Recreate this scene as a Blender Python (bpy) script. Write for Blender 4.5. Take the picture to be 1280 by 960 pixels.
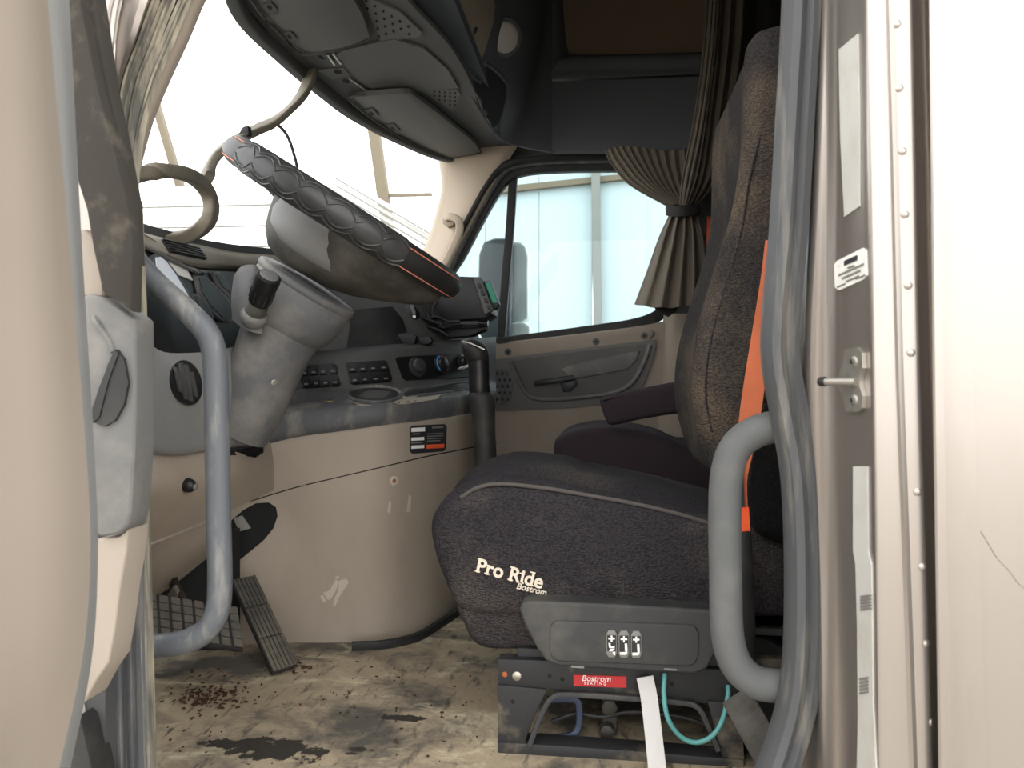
import bpy, bmesh, math, random
from mathutils import Vector, Matrix
from mathutils.bvhtree import BVHTree

random.seed(7)
for o in list(bpy.data.objects):
    bpy.data.objects.remove(o, do_unlink=True)
scene = bpy.context.scene
COL = scene.collection

# ------------------------------------------------------------------ camera, sky, exposure
YAW = math.radians(7.0)
CAM = Vector((0.0, 0.0, 0.57))          # cab floor is z = 0, driver side faces -Y, front of the truck is -X
F = 960.0
cd = bpy.data.cameras.new('camera')
cam = bpy.data.objects.new('camera', cd)
COL.objects.link(cam)
cam.location = CAM
cam.rotation_euler = (math.radians(90), 0, YAW)
cd.sensor_width = 36.0
cd.lens = 36.0 * F / 1280.0
cd.clip_start = 0.02
cd.dof.use_dof = True
cd.dof.focus_distance = 1.5
cd.dof.aperture_fstop = 8.0
scene.camera = cam

world = bpy.data.worlds.new('overcast')
scene.world = world
world.use_nodes = True
bg = world.node_tree.nodes['Background']
bg.inputs['Color'].default_value = (1.0, 0.995, 0.985, 1)
bg.inputs['Strength'].default_value = 4.1

vs = scene.view_settings
vs.view_transform = 'Standard'
vs.look = 'None'
vs.gamma = 1.0
vs.use_curve_mapping = False
vs.exposure = 0.0

# ------------------------------------------------------------------ measuring helpers
FW = Vector((-math.sin(YAW), math.cos(YAW), 0))
RT = Vector((math.cos(YAW), math.sin(YAW), 0))
UP = Vector((0, 0, 1))

def ray(px, py):
    return FW + RT * ((px - 640) / F) + UP * ((480 - py) / F)

def P(px, py, Y=None, X=None, Z=None):
    r = ray(px, py)
    if Y is not None:
        t = (Y - CAM.y) / r.y
    elif X is not None:
        t = (X - CAM.x) / r.x
    else:
        t = (Z - CAM.z) / r.z
    return CAM + r * t

def lin(pts, x):
    if x <= pts[0][0]:
        return pts[0][1]
    for (a, b), (c, d) in zip(pts, pts[1:]):
        if x <= c:
            return b + (d - b) * (x - a) / (c - a)
    return pts[-1][1]

# ------------------------------------------------------------------ materials
def S(r, g, b):
    f = lambda c: (c / 255) / 12.92 if c / 255 <= 0.04045 else ((c / 255 + 0.055) / 1.055) ** 2.4
    return (f(r), f(g), f(b), 1)

MATS = {}
def mat(name, col, rough=0.6, metal=0.0, dirt=None, dscale=5.0, dlo=0.5, dhi=0.7, damt=1.0, stretch=(1, 1, 1),
        bump=0.0, bscale=300.0, bdist=0.002, var=0.08, vscale=9.0, spec=0.4, weave=0.0, coat=0.0):
    m = bpy.data.materials.new(name)
    m.use_nodes = True
    nt = m.node_tree
    N, L = nt.nodes, nt.links
    b = N['Principled BSDF']
    tc = N.new('ShaderNodeTexCoord')
    base = S(*col)
    # gentle colour variation of the surface itself
    nv = N.new('ShaderNodeTexNoise'); nv.inputs['Scale'].default_value = vscale; nv.inputs['Detail'].default_value = 6
    L.new(tc.outputs['Object'], nv.inputs['Vector'])
    mx = N.new('ShaderNodeMix'); mx.data_type = 'RGBA'
    mx.inputs[6].default_value = tuple(c * (1 - var) for c in base[:3]) + (1,)
    mx.inputs[7].default_value = tuple(min(1, c * (1 + var)) for c in base[:3]) + (1,)
    L.new(nv.outputs['Fac'], mx.inputs[0])
    out = mx.outputs[2]
    if dirt:
        mp = N.new('ShaderNodeMapping'); mp.inputs['Scale'].default_value = stretch
        L.new(tc.outputs['Object'], mp.inputs['Vector'])
        nd = N.new('ShaderNodeTexNoise'); nd.inputs['Scale'].default_value = dscale; nd.inputs['Detail'].default_value = 8
        nd.inputs['Roughness'].default_value = 0.62
        L.new(mp.outputs['Vector'], nd.inputs['Vector'])
        mr = N.new('ShaderNodeMapRange'); mr.inputs[1].default_value = dlo; mr.inputs[2].default_value = dhi
        mr.inputs[3].default_value = 0; mr.inputs[4].default_value = damt
        L.new(nd.outputs['Fac'], mr.inputs[0])
        m2 = N.new('ShaderNodeMix'); m2.data_type = 'RGBA'
        L.new(mr.outputs[0], m2.inputs[0]); L.new(out, m2.inputs[6]); m2.inputs[7].default_value = S(*dirt)
        out = m2.outputs[2]
    L.new(out, b.inputs['Base Color'])
    b.inputs['Roughness'].default_value = rough
    b.inputs['Metallic'].default_value = metal
    b.inputs['Specular IOR Level'].default_value = spec
    if coat:
        b.inputs['Coat Weight'].default_value = coat
        b.inputs['Coat Roughness'].default_value = 0.1
    if weave:
        w = N.new('ShaderNodeTexVoronoi'); w.inputs['Scale'].default_value = weave
        mp2 = N.new('ShaderNodeMapping'); mp2.inputs['Scale'].default_value = (1, 1, 1.6)
        L.new(tc.outputs['Object'], mp2.inputs['Vector']); L.new(mp2.outputs['Vector'], w.inputs['Vector'])
        bp = N.new('ShaderNodeBump'); bp.inputs['Strength'].default_value = 0.8; bp.inputs['Distance'].default_value = 0.003
        L.new(w.outputs['Distance'], bp.inputs['Height']); L.new(bp.outputs['Normal'], b.inputs['Normal'])
        m3 = N.new('ShaderNodeMix'); m3.data_type = 'RGBA'; m3.blend_type = 'MULTIPLY'
        cr_ = N.new('ShaderNodeMapRange'); cr_.inputs[1].default_value = 0.1; cr_.inputs[2].default_value = 0.75
        cr_.inputs[3].default_value = 1.25; cr_.inputs[4].default_value = 0.55
        L.new(w.outputs['Distance'], cr_.inputs[0])
        L.new(out, m3.inputs[6]); L.new(cr_.outputs[0], m3.inputs[7]); m3.inputs[0].default_value = 1.0
        L.new(m3.outputs[2], b.inputs['Base Color'])
    elif bump:
        nb = N.new('ShaderNodeTexNoise'); nb.inputs['Scale'].default_value = bscale; nb.inputs['Detail'].default_value = 3
        L.new(tc.outputs['Object'], nb.inputs['Vector'])
        bp = N.new('ShaderNodeBump'); bp.inputs['Strength'].default_value = bump; bp.inputs['Distance'].default_value = bdist
        L.new(nb.outputs['Fac'], bp.inputs['Height']); L.new(bp.outputs['Normal'], b.inputs['Normal'])
    MATS[name] = m
    return m

def glass_mat(name, tint, gloss=0.06):
    m = bpy.data.materials.new(name); m.use_nodes = True
    nt = m.node_tree; N, L = nt.nodes, nt.links
    for n in list(N):
        N.remove(n)
    o = N.new('ShaderNodeOutputMaterial'); t = N.new('ShaderNodeBsdfTransparent'); t.inputs[0].default_value = (*tint, 1)
    g = N.new('ShaderNodeBsdfGlossy'); g.inputs['Roughness'].default_value = 0.02
    x = N.new('ShaderNodeMixShader'); x.inputs[0].default_value = gloss
    L.new(t.outputs[0], x.inputs[1]); L.new(g.outputs[0], x.inputs[2]); L.new(x.outputs[0], o.inputs[0])
    MATS[name] = m
    return m

DUST = (176, 164, 146)
mat('tan_plastic', (156, 144, 130), 0.62, dirt=(136, 122, 106), dscale=4, dlo=0.5, dhi=0.75, damt=0.6, stretch=(1, 1, 0.5), bump=0.15, bscale=700, var=0.05)
mat('tan_door', (150, 139, 127), 0.6, dirt=(134, 122, 109), dscale=3, dlo=0.5, dhi=0.8, damt=0.6, stretch=(1, 1, 0.3), var=0.05)
mat('tan_pillar', (172, 156, 138), 0.65, var=0.04, bump=0.1, bscale=600)
mat('grey_plastic', (98, 97, 95), 0.55, dirt=(152, 146, 136), dscale=7, dlo=0.5, dhi=0.75, damt=0.55, bump=0.15, bscale=900)
mat('column_plastic', (92, 92, 93), 0.55, dirt=(160, 152, 140), dscale=9, dlo=0.48, dhi=0.75, damt=0.55, bump=0.15, bscale=900)
mat('dash_dark', (72, 72, 72), 0.6, dirt=(120, 114, 104), dscale=6, dlo=0.52, dhi=0.8, damt=0.4, bump=0.2, bscale=900)
mat('dash_edge', (84, 85, 87), 0.6, dirt=(165, 156, 142), dscale=8, dlo=0.5, dhi=0.72, damt=0.6, stretch=(2, 2, .6), bump=0.2, bscale=900)
mat('hub_dirty', (88, 84, 78), 0.65, dirt=(46, 43, 38), dscale=10, dlo=0.38, dhi=0.58, damt=0.85)
mat('hub_cover', (124, 123, 122), 0.6, dirt=(96, 92, 84), dscale=8, dlo=0.55, dhi=0.75, damt=0.5)
mat('black_plastic', (22, 22, 23), 0.42, dirt=(58, 55, 50), dscale=12, dlo=0.55, dhi=0.8, damt=0.5)
mat('black_gloss', (16, 16, 18), 0.15)
mat('headliner', (86, 85, 84), 0.85, var=0.08, bump=0.3, bscale=1200)
mat('visor', (98, 97, 94), 0.75, var=0.06, bump=0.2, bscale=1500)
mat('overhead_dark', (84, 86, 90), 0.75, var=0.08, bump=0.2, bscale=1200)
mat('shelf_brown', (120, 104, 84), 0.9, bump=0.3, bscale=600)
mat('taupe_lens', (150, 134, 116), 0.5)
mat('lamp_lens', (190, 185, 178), 0.3)
mat('rubber', (72, 73, 75), 0.6, dirt=(140, 134, 122), dscale=14, dlo=0.54, dhi=0.76, damt=0.55, stretch=(3, 3, 0.35))
mat('rubber_dirty', (92, 90, 84), 0.8, dirt=(178, 168, 146), dscale=18, dlo=0.45, dhi=0.68, damt=0.85, stretch=(3, 3, 0.3))
mat('rubber_dark', (34, 34, 34), 0.6, dirt=(80, 74, 64), dscale=9, dlo=0.5, dhi=0.75, damt=0.5)
mat('seal_loose', (120, 112, 98), 0.7, dirt=(48, 44, 38), dscale=10, dlo=0.5, dhi=0.7, damt=0.7)
mat('handle_grip', (86, 87, 87), 0.7, dirt=(116, 114, 110), dscale=20, dlo=0.5, dhi=0.8, damt=0.5, bump=0.5, bscale=900)
mat('handle_worn', (88, 91, 95), 0.5, dirt=(138, 136, 130), dscale=16, dlo=0.52, dhi=0.7, damt=0.8, stretch=(2, 2, 0.4), bump=0.2, bscale=500)
mat('silver_paint', (160, 152, 145), 0.34, metal=0.8, dirt=(142, 133, 123), dscale=5, dlo=0.5, dhi=0.8, damt=0.5, stretch=(2, 2, .4), var=0.03, coat=0.3)
mat('white_paint', (214, 206, 196), 0.4, metal=0.1, dirt=(190, 176, 158), dscale=4, dlo=0.55, dhi=0.85, damt=0.5, var=0.03, coat=0.3)
mat('seat_fabric', (52, 49, 52), 0.95, dirt=(112, 102, 92), dscale=5.5, dlo=0.48, dhi=0.8, damt=0.55, weave=240, spec=0.15)
mat('seat_back_fabric', (58, 54, 53), 0.95, dirt=(136, 118, 96), dscale=4.0, dlo=0.46, dhi=0.75, damt=0.65, weave=240, spec=0.15)
mat('seat_side_black', (24, 23, 24), 0.95, weave=260, spec=0.15)
mat('passenger_fabric', (58, 49, 54), 0.95, bump=0.5, bscale=600, spec=0.15)
mat('piping', (74, 69, 66), 0.9)
mat('thread_cream', (216, 204, 186), 0.9, bump=0.5, bscale=1500)
mat('seat_plastic', (52, 52, 52), 0.55, dirt=(120, 114, 104), dscale=10, dlo=0.5, dhi=0.8, damt=0.4, bump=0.3, bscale=1500)
mat('seat_base_metal', (36, 36, 37), 0.6, dirt=(132, 120, 98), dscale=12, dlo=0.52, dhi=0.72, damt=0.7)
mat('button_black', (34, 34, 34), 0.4)
mat('button_grey', (118, 116, 112), 0.5)
mat('print_white', (232, 230, 225), 0.6)
mat('print_red', (176, 40, 44), 0.5)
mat('print_orange', (226, 92, 50), 0.6)
mat('print_dark', (40, 40, 42), 0.6)
mat('print_grey', (120, 118, 115), 0.6)
mat('print_blue', (70, 140, 205), 0.5)
mat('belt_orange', (214, 116, 78), 0.75, dirt=(150, 84, 58), dscale=7, dlo=0.5, dhi=0.8, damt=0.5, bump=0.4, bscale=900)
mat('belt_bright', (238, 92, 46), 0.7)
mat('curtain', (114, 105, 93), 0.9, var=0.05, bump=0.2, bscale=1400)
mat('curtain_band', (52, 50, 48), 0.9)
mat('paper', (190, 188, 182), 0.75, dirt=(170, 164, 154), dscale=16, dlo=0.52, dhi=0.72, damt=0.6)
mat('metal', (178, 174, 166), 0.4, metal=0.8, dirt=(140, 126, 100), dscale=25, dlo=0.5, dhi=0.7, damt=0.6)
mat('rust', (150, 84, 48), 0.9)
mat('gauge_face', (226, 228, 238), 0.2, var=0.02)  # pale tone paints the sky's reflection in the gauge glass
mat('gauge_dark', (34, 35, 38), 0.45)
mat('screen_green', (40, 150, 120), 0.2)
mat('leather_black', (36, 35, 35), 0.5, dirt=(88, 84, 80), dscale=8, dlo=0.5, dhi=0.8, damt=0.5, bump=0.3, bscale=900)
mat('grip_grey', (50, 50, 50), 0.38, dirt=(78, 76, 75), dscale=20, dlo=0.5, dhi=0.8, damt=0.6)
mat('stitch', (206, 130, 106), 0.8)
mat('hose_teal', (80, 140, 138), 0.4)
mat('strap_white', (190, 186, 183), 0.8, bump=0.3, bscale=900)
mat('strap_blue', (48, 58, 78), 0.5)
mat('pedal_rubber', (66, 63, 58), 0.8, dirt=(120, 110, 96), dscale=10, dlo=0.45, dhi=0.7, damt=0.6)
mat('leaf_debris', (74, 46, 30), 0.9, var=0.3, vscale=60)
mat('mirror_shell', (84, 90, 94), 0.5)
mat('mirror_white', (228, 234, 234), 0.3)
mat('post_paint', (112, 102, 86), 0.8)
mat('post_grey', (124, 125, 120), 0.8)
mat('siding_white', (236, 234, 230), 0.8, var=0.02)
mat('sheet_pale', (180, 194, 198), 0.7, dirt=(190, 204, 206), dscale=2, dlo=0.5, dhi=0.8, damt=0.6, stretch=(4, 1, .3), var=0.03)
mat('ground', (152, 147, 138), 0.95, dirt=(130, 124, 114), dscale=0.6)
mat('shell_dark', (62, 62, 62), 0.9)
mat('under_dark', (22, 22, 22), 0.9)
mat('dash_top', (146, 139, 128), 0.7, dirt=(110, 106, 98), dscale=7, dlo=0.5, dhi=0.75, damt=0.5)
mat('door_edge', (140, 141, 141), 0.5, dirt=(168, 162, 152), dscale=6, dlo=0.5, dhi=0.8, damt=0.5, stretch=(3, 3, .3))
mat('end_grey', (128, 128, 127), 0.55, dirt=(158, 152, 142), dscale=7, dlo=0.5, dhi=0.75, damt=0.5, bump=0.15, bscale=900)
mat('scuff', (184, 172, 156), 0.8)
mat('radio_black', (13, 13, 14), 0.5, dirt=(40, 38, 35), dscale=14, dlo=0.55, dhi=0.8, damt=0.5)
mat('dust_cake', (150, 142, 128), 0.95, bump=0.6, bscale=300)
mat('gold', (160, 130, 84), 0.4, metal=0.6)
mat('foil', (196, 194, 186), 0.3, metal=0.7)
glass_mat('glass_clear', (0.97, 0.98, 0.98), 0.015)
glass_mat('glass_side', (0.86, 0.93, 0.94), 0.012)

# ------------------------------------------------------------------ mesh helpers
def place(o, parent):
    COL.objects.link(o)
    if parent is not None:
        o.parent = parent
        if parent.type == 'EMPTY':
            o.matrix_parent_inverse = Matrix.Translation(-parent.location)
    return o

def mesh_obj(name, verts, faces, m, parent=None, smooth=35):
    me = bpy.data.meshes.new(name)
    me.from_pydata([tuple(v) for v in verts], [], faces)
    bm = bmesh.new(); bm.from_mesh(me)
    bmesh.ops.recalc_face_normals(bm, faces=bm.faces)
    bm.to_mesh(me); bm.free()
    return finish(name, me, m, parent, smooth)

def finish(name, me, m, parent, smooth=35):
    if smooth:
        for p in me.polygons:
            p.use_smooth = True
        me.set_sharp_from_angle(angle=math.radians(smooth))
    me.materials.append(MATS[m])
    o = bpy.data.objects.new(name, me)
    return place(o, parent)

def thing(name, label, cat, loc, group=None, kind=None):
    o = bpy.data.objects.new(name, None)
    o.empty_display_size = 0.05
    COL.objects.link(o)
    o.location = loc
    return tag(o, label, cat, group, kind)

def tag(o, label=None, cat=None, group=None, kind=None):
    if label: o['label'] = label
    if cat: o['category'] = cat
    if group: o['group'] = group
    if kind: o['kind'] = kind
    return o

def cr(p, n, closed=False):
    """Catmull-Rom through the points"""
    if len(p) < 3 and not closed:
        out = []
        for i in range(len(p) - 1):
            out += [p[i].lerp(p[i + 1], k / n) for k in range(n)]
        return out + [p[-1]]
    out = []
    m = len(p)
    rng = range(m) if closed else range(m - 1)
    for i in rng:
        if closed:
            a, b, c, d = p[(i - 1) % m], p[i], p[(i + 1) % m], p[(i + 2) % m]
        else:
            b, c = p[i], p[i + 1]
            a = p[i - 1] if i else b * 2 - c
            d = p[i + 2] if i + 2 < m else c * 2 - b
        for k in range(n):
            t = k / n
            out.append(0.5 * ((2 * b) + (c - a) * t + (2 * a - 5 * b + 4 * c - d) * t * t + (3 * b - a - 3 * c + d) * t ** 3))
    if not closed:
        out.append(p[-1].copy())
    return out

BV = {}
def bvh(o):
    if o.name not in BV:
        BV[o.name] = BVHTree.FromPolygons([v.co.copy() for v in o.data.vertices], [tuple(p.vertices) for p in o.data.polygons])
    return BV[o.name]

def hit(o, px, py):
    """where the surface of o lies along a pixel's line, and its normal turned this way"""
    r = ray(px, py).normalized()
    loc, nor, i, d = bvh(o).ray_cast(CAM, r)
    if loc is None:
        loc, nor, i, d = bvh(o).find_nearest(CAM + r * 1.5)
    if nor.dot(r) > 0:
        nor = -nor
    return loc, nor

def patch(name, rows, m, parent=None, su=4, sv=4, thick=0.012, smooth=40, fn=None):
    """curved sheet through a grid of (px, py, Y) or Vector points, given real thickness away from the cab's open side"""
    g = [[p if isinstance(p, Vector) else P(p[0], p[1], p[2]) for p in r] for r in rows]
    g = [cr(r, su) for r in g]
    cols = [cr([r[i] for r in g], sv) for i in range(len(g[0]))]
    nu, nv = len(cols), len(cols[0])
    V = [[cols[i][j] for i in range(nu)] for j in range(nv)]
    if fn:
        V = [[fn(V[j][i], i / (nu - 1), j / (nv - 1)) for i in range(nu)] for j in range(nv)]
    Nn = [[None] * nu for _ in range(nv)]
    tot = Vector()
    cen = Vector()
    for j in range(nv):
        for i in range(nu):
            du = V[j][min(i + 1, nu - 1)] - V[j][max(i - 1, 0)]
            dv = V[min(j + 1, nv - 1)][i] - V[max(j - 1, 0)][i]
            n = du.cross(dv)
            n = n.normalized() if n.length > 1e-12 else Vector((0, -1, 0))
            Nn[j][i] = n
            tot += n * (1 if n.dot(CAM - V[j][i]) > 0 else -1) if False else n
            cen += V[j][i]
    sgn = 0
    for j in range(nv):
        for i in range(nu):
            sgn += Nn[j][i].dot((CAM - V[j][i]).normalized())
    s = 1 if sgn > 0 else -1
    verts, faces = [], []
    for j in range(nv):
        for i in range(nu):
            verts.append(V[j][i])
    for j in range(nv):
        for i in range(nu):
            verts.append(V[j][i] - Nn[j][i] * s * thick)
    o = nu * nv
    ix = lambda j, i: j * nu + i
    for j in range(nv - 1):
        for i in range(nu - 1):
            faces.append((ix(j, i), ix(j, i + 1), ix(j + 1, i + 1), ix(j + 1, i)))
            faces.append((o + ix(j, i), o + ix(j + 1, i), o + ix(j + 1, i + 1), o + ix(j, i + 1)))
    for i in range(nu - 1):
        for j in (0, nv - 1):
            faces.append((ix(j, i), ix(j, i + 1), o + ix(j, i + 1), o + ix(j, i)))
    for j in range(nv - 1):
        for i in (0, nu - 1):
            faces.append((ix(j, i), ix(j + 1, i), o + ix(j + 1, i), o + ix(j, i)))
    return mesh_obj(name, verts, faces, m, parent, smooth)

def loft(name, secs, m, parent=None, caps=True, smooth=55):
    n = len(secs[0])
    verts = [v for s in secs for v in s]
    faces = []
    for k in range(len(secs) - 1):
        for i in range(n):
            j = (i + 1) % n
            faces.append((k * n + i, k * n + j, (k + 1) * n + j, (k + 1) * n + i))
    if caps:
        faces.append(tuple(range(n)))
        faces.append(tuple(range((len(secs) - 1) * n, len(secs) * n)))
    return mesh_obj(name, verts, faces, m, parent, smooth)

def sweep(name, path, prof, m, parent=None, sub=5, up=Vector((0, 1, 0)), closed=False, twist=None, smooth=40, scale=None):
    """a profile [(side, up)] carried along a smooth path of (px, py, Y) or Vector points"""
    pts = [p if isinstance(p, Vector) else P(*p) for p in path]
    pts = cr(pts, sub, closed) if sub > 1 else pts
    secs = []
    n = len(pts)
    for i, p in enumerate(pts):
        if closed:
            t = (pts[(i + 1) % n] - pts[i - 1]).normalized()
        else:
            t = (pts[min(i + 1, n - 1)] - pts[max(i - 1, 0)]).normalized()
        s = t.cross(up)
        if s.length < 1e-4:
            s = t.cross(Vector((1, 0, 0)))
        s.normalize()
        u = s.cross(t).normalized()
        if twist:
            a = twist(i / (n - 1))
            s, u = s * math.cos(a) + u * math.sin(a), u * math.cos(a) - s * math.sin(a)
        k = scale(i / (n - 1)) if scale else 1.0
        secs.append([p + s * (a * k) + u * (b * k) for a, b in prof])
    if closed:
        secs.append(secs[0])
    return loft(name, secs, m, parent, caps=not closed, smooth=smooth)

def circ(r, n=12):
    return [(r * math.cos(2 * math.pi * i / n), r * math.sin(2 * math.pi * i / n)) for i in range(n)]

def rrect(w, h, r, n=3):
    out = []
    for cx, cy, a0 in ((w - r, h - r, 0), (-w + r, h - r, 90), (-w + r, -h + r, 180), (w - r, -h + r, 270)):
        for k in range(n + 1):
            a = math.radians(a0 + 90 * k / n)
            out.append((cx + r * math.cos(a), cy + r * math.sin(a)))
    return out

def tube(name, path, r, m, parent=None, sub=6, n=14):
    return sweep(name, path, circ(r, n), m, parent, sub)

def slab(name, pts, ext, m, parent=None, bevel=0.0, seg=2, smooth=35, subd=0):
    """flat outline (3-D points) given depth by the vector ext, rims rounded"""
    if subd:
        pts = cr(pts, subd, True)
    bm = bmesh.new()
    vs_ = [bm.verts.new(p) for p in pts]
    f = bm.faces.new(vs_)
    r = bmesh.ops.extrude_face_region(bm, geom=[f])
    for e in r['geom']:
        if isinstance(e, bmesh.types.BMVert):
            e.co += ext
    bmesh.ops.recalc_face_normals(bm, faces=bm.faces)
    if bevel:
        ed = [e for e in bm.edges if len(e.link_faces) == 2 and e.calc_face_angle(0) > 0.6]
        bmesh.ops.bevel(bm, geom=ed, offset=bevel, segments=seg, affect='EDGES', clamp_overlap=True, profile=0.6)
    me = bpy.data.meshes.new(name)
    bm.to_mesh(me); bm.free()
    return finish(name, me, m, parent, smooth)

def prism(name, outline, Y, depth, m, parent=None, bevel=0.0, seg=2, subd=0, smooth=35):
    return slab(name, [P(a, b, Y) for a, b in outline], Vector((0, depth, 0)), m, parent, bevel, seg, smooth, subd)

def box(name, lo, hi, m, parent=None, bevel=0.0, seg=2, rot=None):
    lo, hi = Vector(lo), Vector(hi)
    pts = [Vector((lo.x, lo.y, lo.z)), Vector((hi.x, lo.y, lo.z)), Vector((hi.x, hi.y, lo.z)), Vector((lo.x, hi.y, lo.z))]
    return slab(name, pts, Vector((0, 0, hi.z - lo.z)), m, parent, bevel, seg)

def decal(name, outline, target, m, parent=None, off=0.0008, thick=0.0015, bevel=0.0, subd=0, cuts=3):
    """thin piece lying on a curved surface: outline in px laid onto target, every point of it following the surface"""
    n = len(outline)
    cx, cy = sum(a for a, b in outline) / n, sum(b for a, b in outline) / n
    bm = bmesh.new()
    f = bm.faces.new([bm.verts.new((a, b, 0)) for a, b in outline])
    r = bmesh.ops.triangulate(bm, faces=[f])
    ext = max(max(a for a, b in outline) - min(a for a, b in outline), max(b for a, b in outline) - min(b for a, b in outline))
    if ext > 5:
        for _ in range(2 if ext < 40 else 3):
            el = [e for e in bm.edges if e.calc_length() > max(2.5, ext / 9)]
            if el:
                bmesh.ops.subdivide_edges(bm, edges=el, cuts=1)
                bmesh.ops.triangulate(bm, faces=[f for f in bm.faces if len(f.verts) > 3])
    bm.verts.ensure_lookup_table()
    nv = len(bm.verts)
    tris = [[v.index for v in f.verts] for f in bm.faces]
    bm.verts.index_update()
    tris = [[v.index for v in f.verts] for f in bm.faces]
    rim = [(e.verts[0].index, e.verts[1].index) for e in bm.edges if len(e.link_faces) == 1]
    px = [(v.co.x, v.co.y) for v in bm.verts]
    bm.free()
    lo, hi = [], []
    tree = bvh(target)
    for a, b in px:
        loc = None
        for k in range(12):
            t = 1 - .07 * k
            d = ray(cx + (a - cx) * t, cy + (b - cy) * t).normalized()
            loc, nor, _, dist = tree.ray_cast(CAM, d)
            if loc is not None:
                break
        if loc is None:
            loc, nor = hit(target, a, b); d = (loc - CAM).normalized()
        if nor.dot(d) > 0:
            nor = -nor
        lo.append(loc + nor * off * .2); hi.append(loc + nor * (off + thick))
    faces = [tuple(t) for t in tris] + [tuple(x + nv for x in reversed(t)) for t in tris] + [(a, b, b + nv, a + nv) for a, b in rim]
    return mesh_obj(name, lo + hi, faces, m, parent, 40)

def ell(cx, cy, rx, ry, n=20, ang=0):
    a = math.radians(ang)
    out = []
    for i in range(n):
        t = 2 * math.pi * i / n
        x, y = rx * math.cos(t), ry * math.sin(t)
        out.append((cx + x * math.cos(a) - y * math.sin(a), cy + x * math.sin(a) + y * math.cos(a)))
    return out

def lathe(name, base, axis, prof, m, parent=None, n=24, smooth=40):
    """profile [(distance along axis, radius)]"""
    axis = axis.normalized()
    a = axis.cross(Vector((0, 0, 1)))
    if a.length < 1e-3:
        a = axis.cross(Vector((0, 1, 0)))
    a.normalize(); b = axis.cross(a)
    secs = [[base + axis * s + (a * math.cos(2 * math.pi * i / n) + b * math.sin(2 * math.pi * i / n)) * r for i in range(n)] for s, r in prof]
    return loft(name, secs, m, parent, True, smooth)

def stud(name, target, px, py, r, h, m, parent=None, n=14):
    p, nn = hit(target, px, py)
    return lathe(name, p - nn * 0.001, nn, [(0, r), (h * 0.7, r * 0.95), (h, r * 0.7)], m, parent, n)

def text(name, body, origin, xdir, normal, size, m, parent=None, ext=0.0006, shear=0.0, bold=0.0):
    c = bpy.data.curves.new(name, 'FONT')
    c.body = body; c.size = size; c.extrude = ext; c.shear = shear
    c.materials.append(MATS[m])
    x = xdir.normalized(); z = normal.normalized(); y = z.cross(x).normalized(); x = y.cross(z)
    M = Matrix(((x.x, y.x, z.x, origin.x), (x.y, y.y, z.y, origin.y), (x.z, y.z, z.z, origin.z), (0, 0, 0, 1)))
    c.offset = bold
    tmp = bpy.data.objects.new('tmp_text', c)
    me = bpy.data.meshes.new_from_object(tmp)
    bpy.data.objects.remove(tmp)
    me.transform(M)
    me.materials.clear(); me.materials.append(MATS[m])
    return place(bpy.data.objects.new(name, me), parent)

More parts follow.
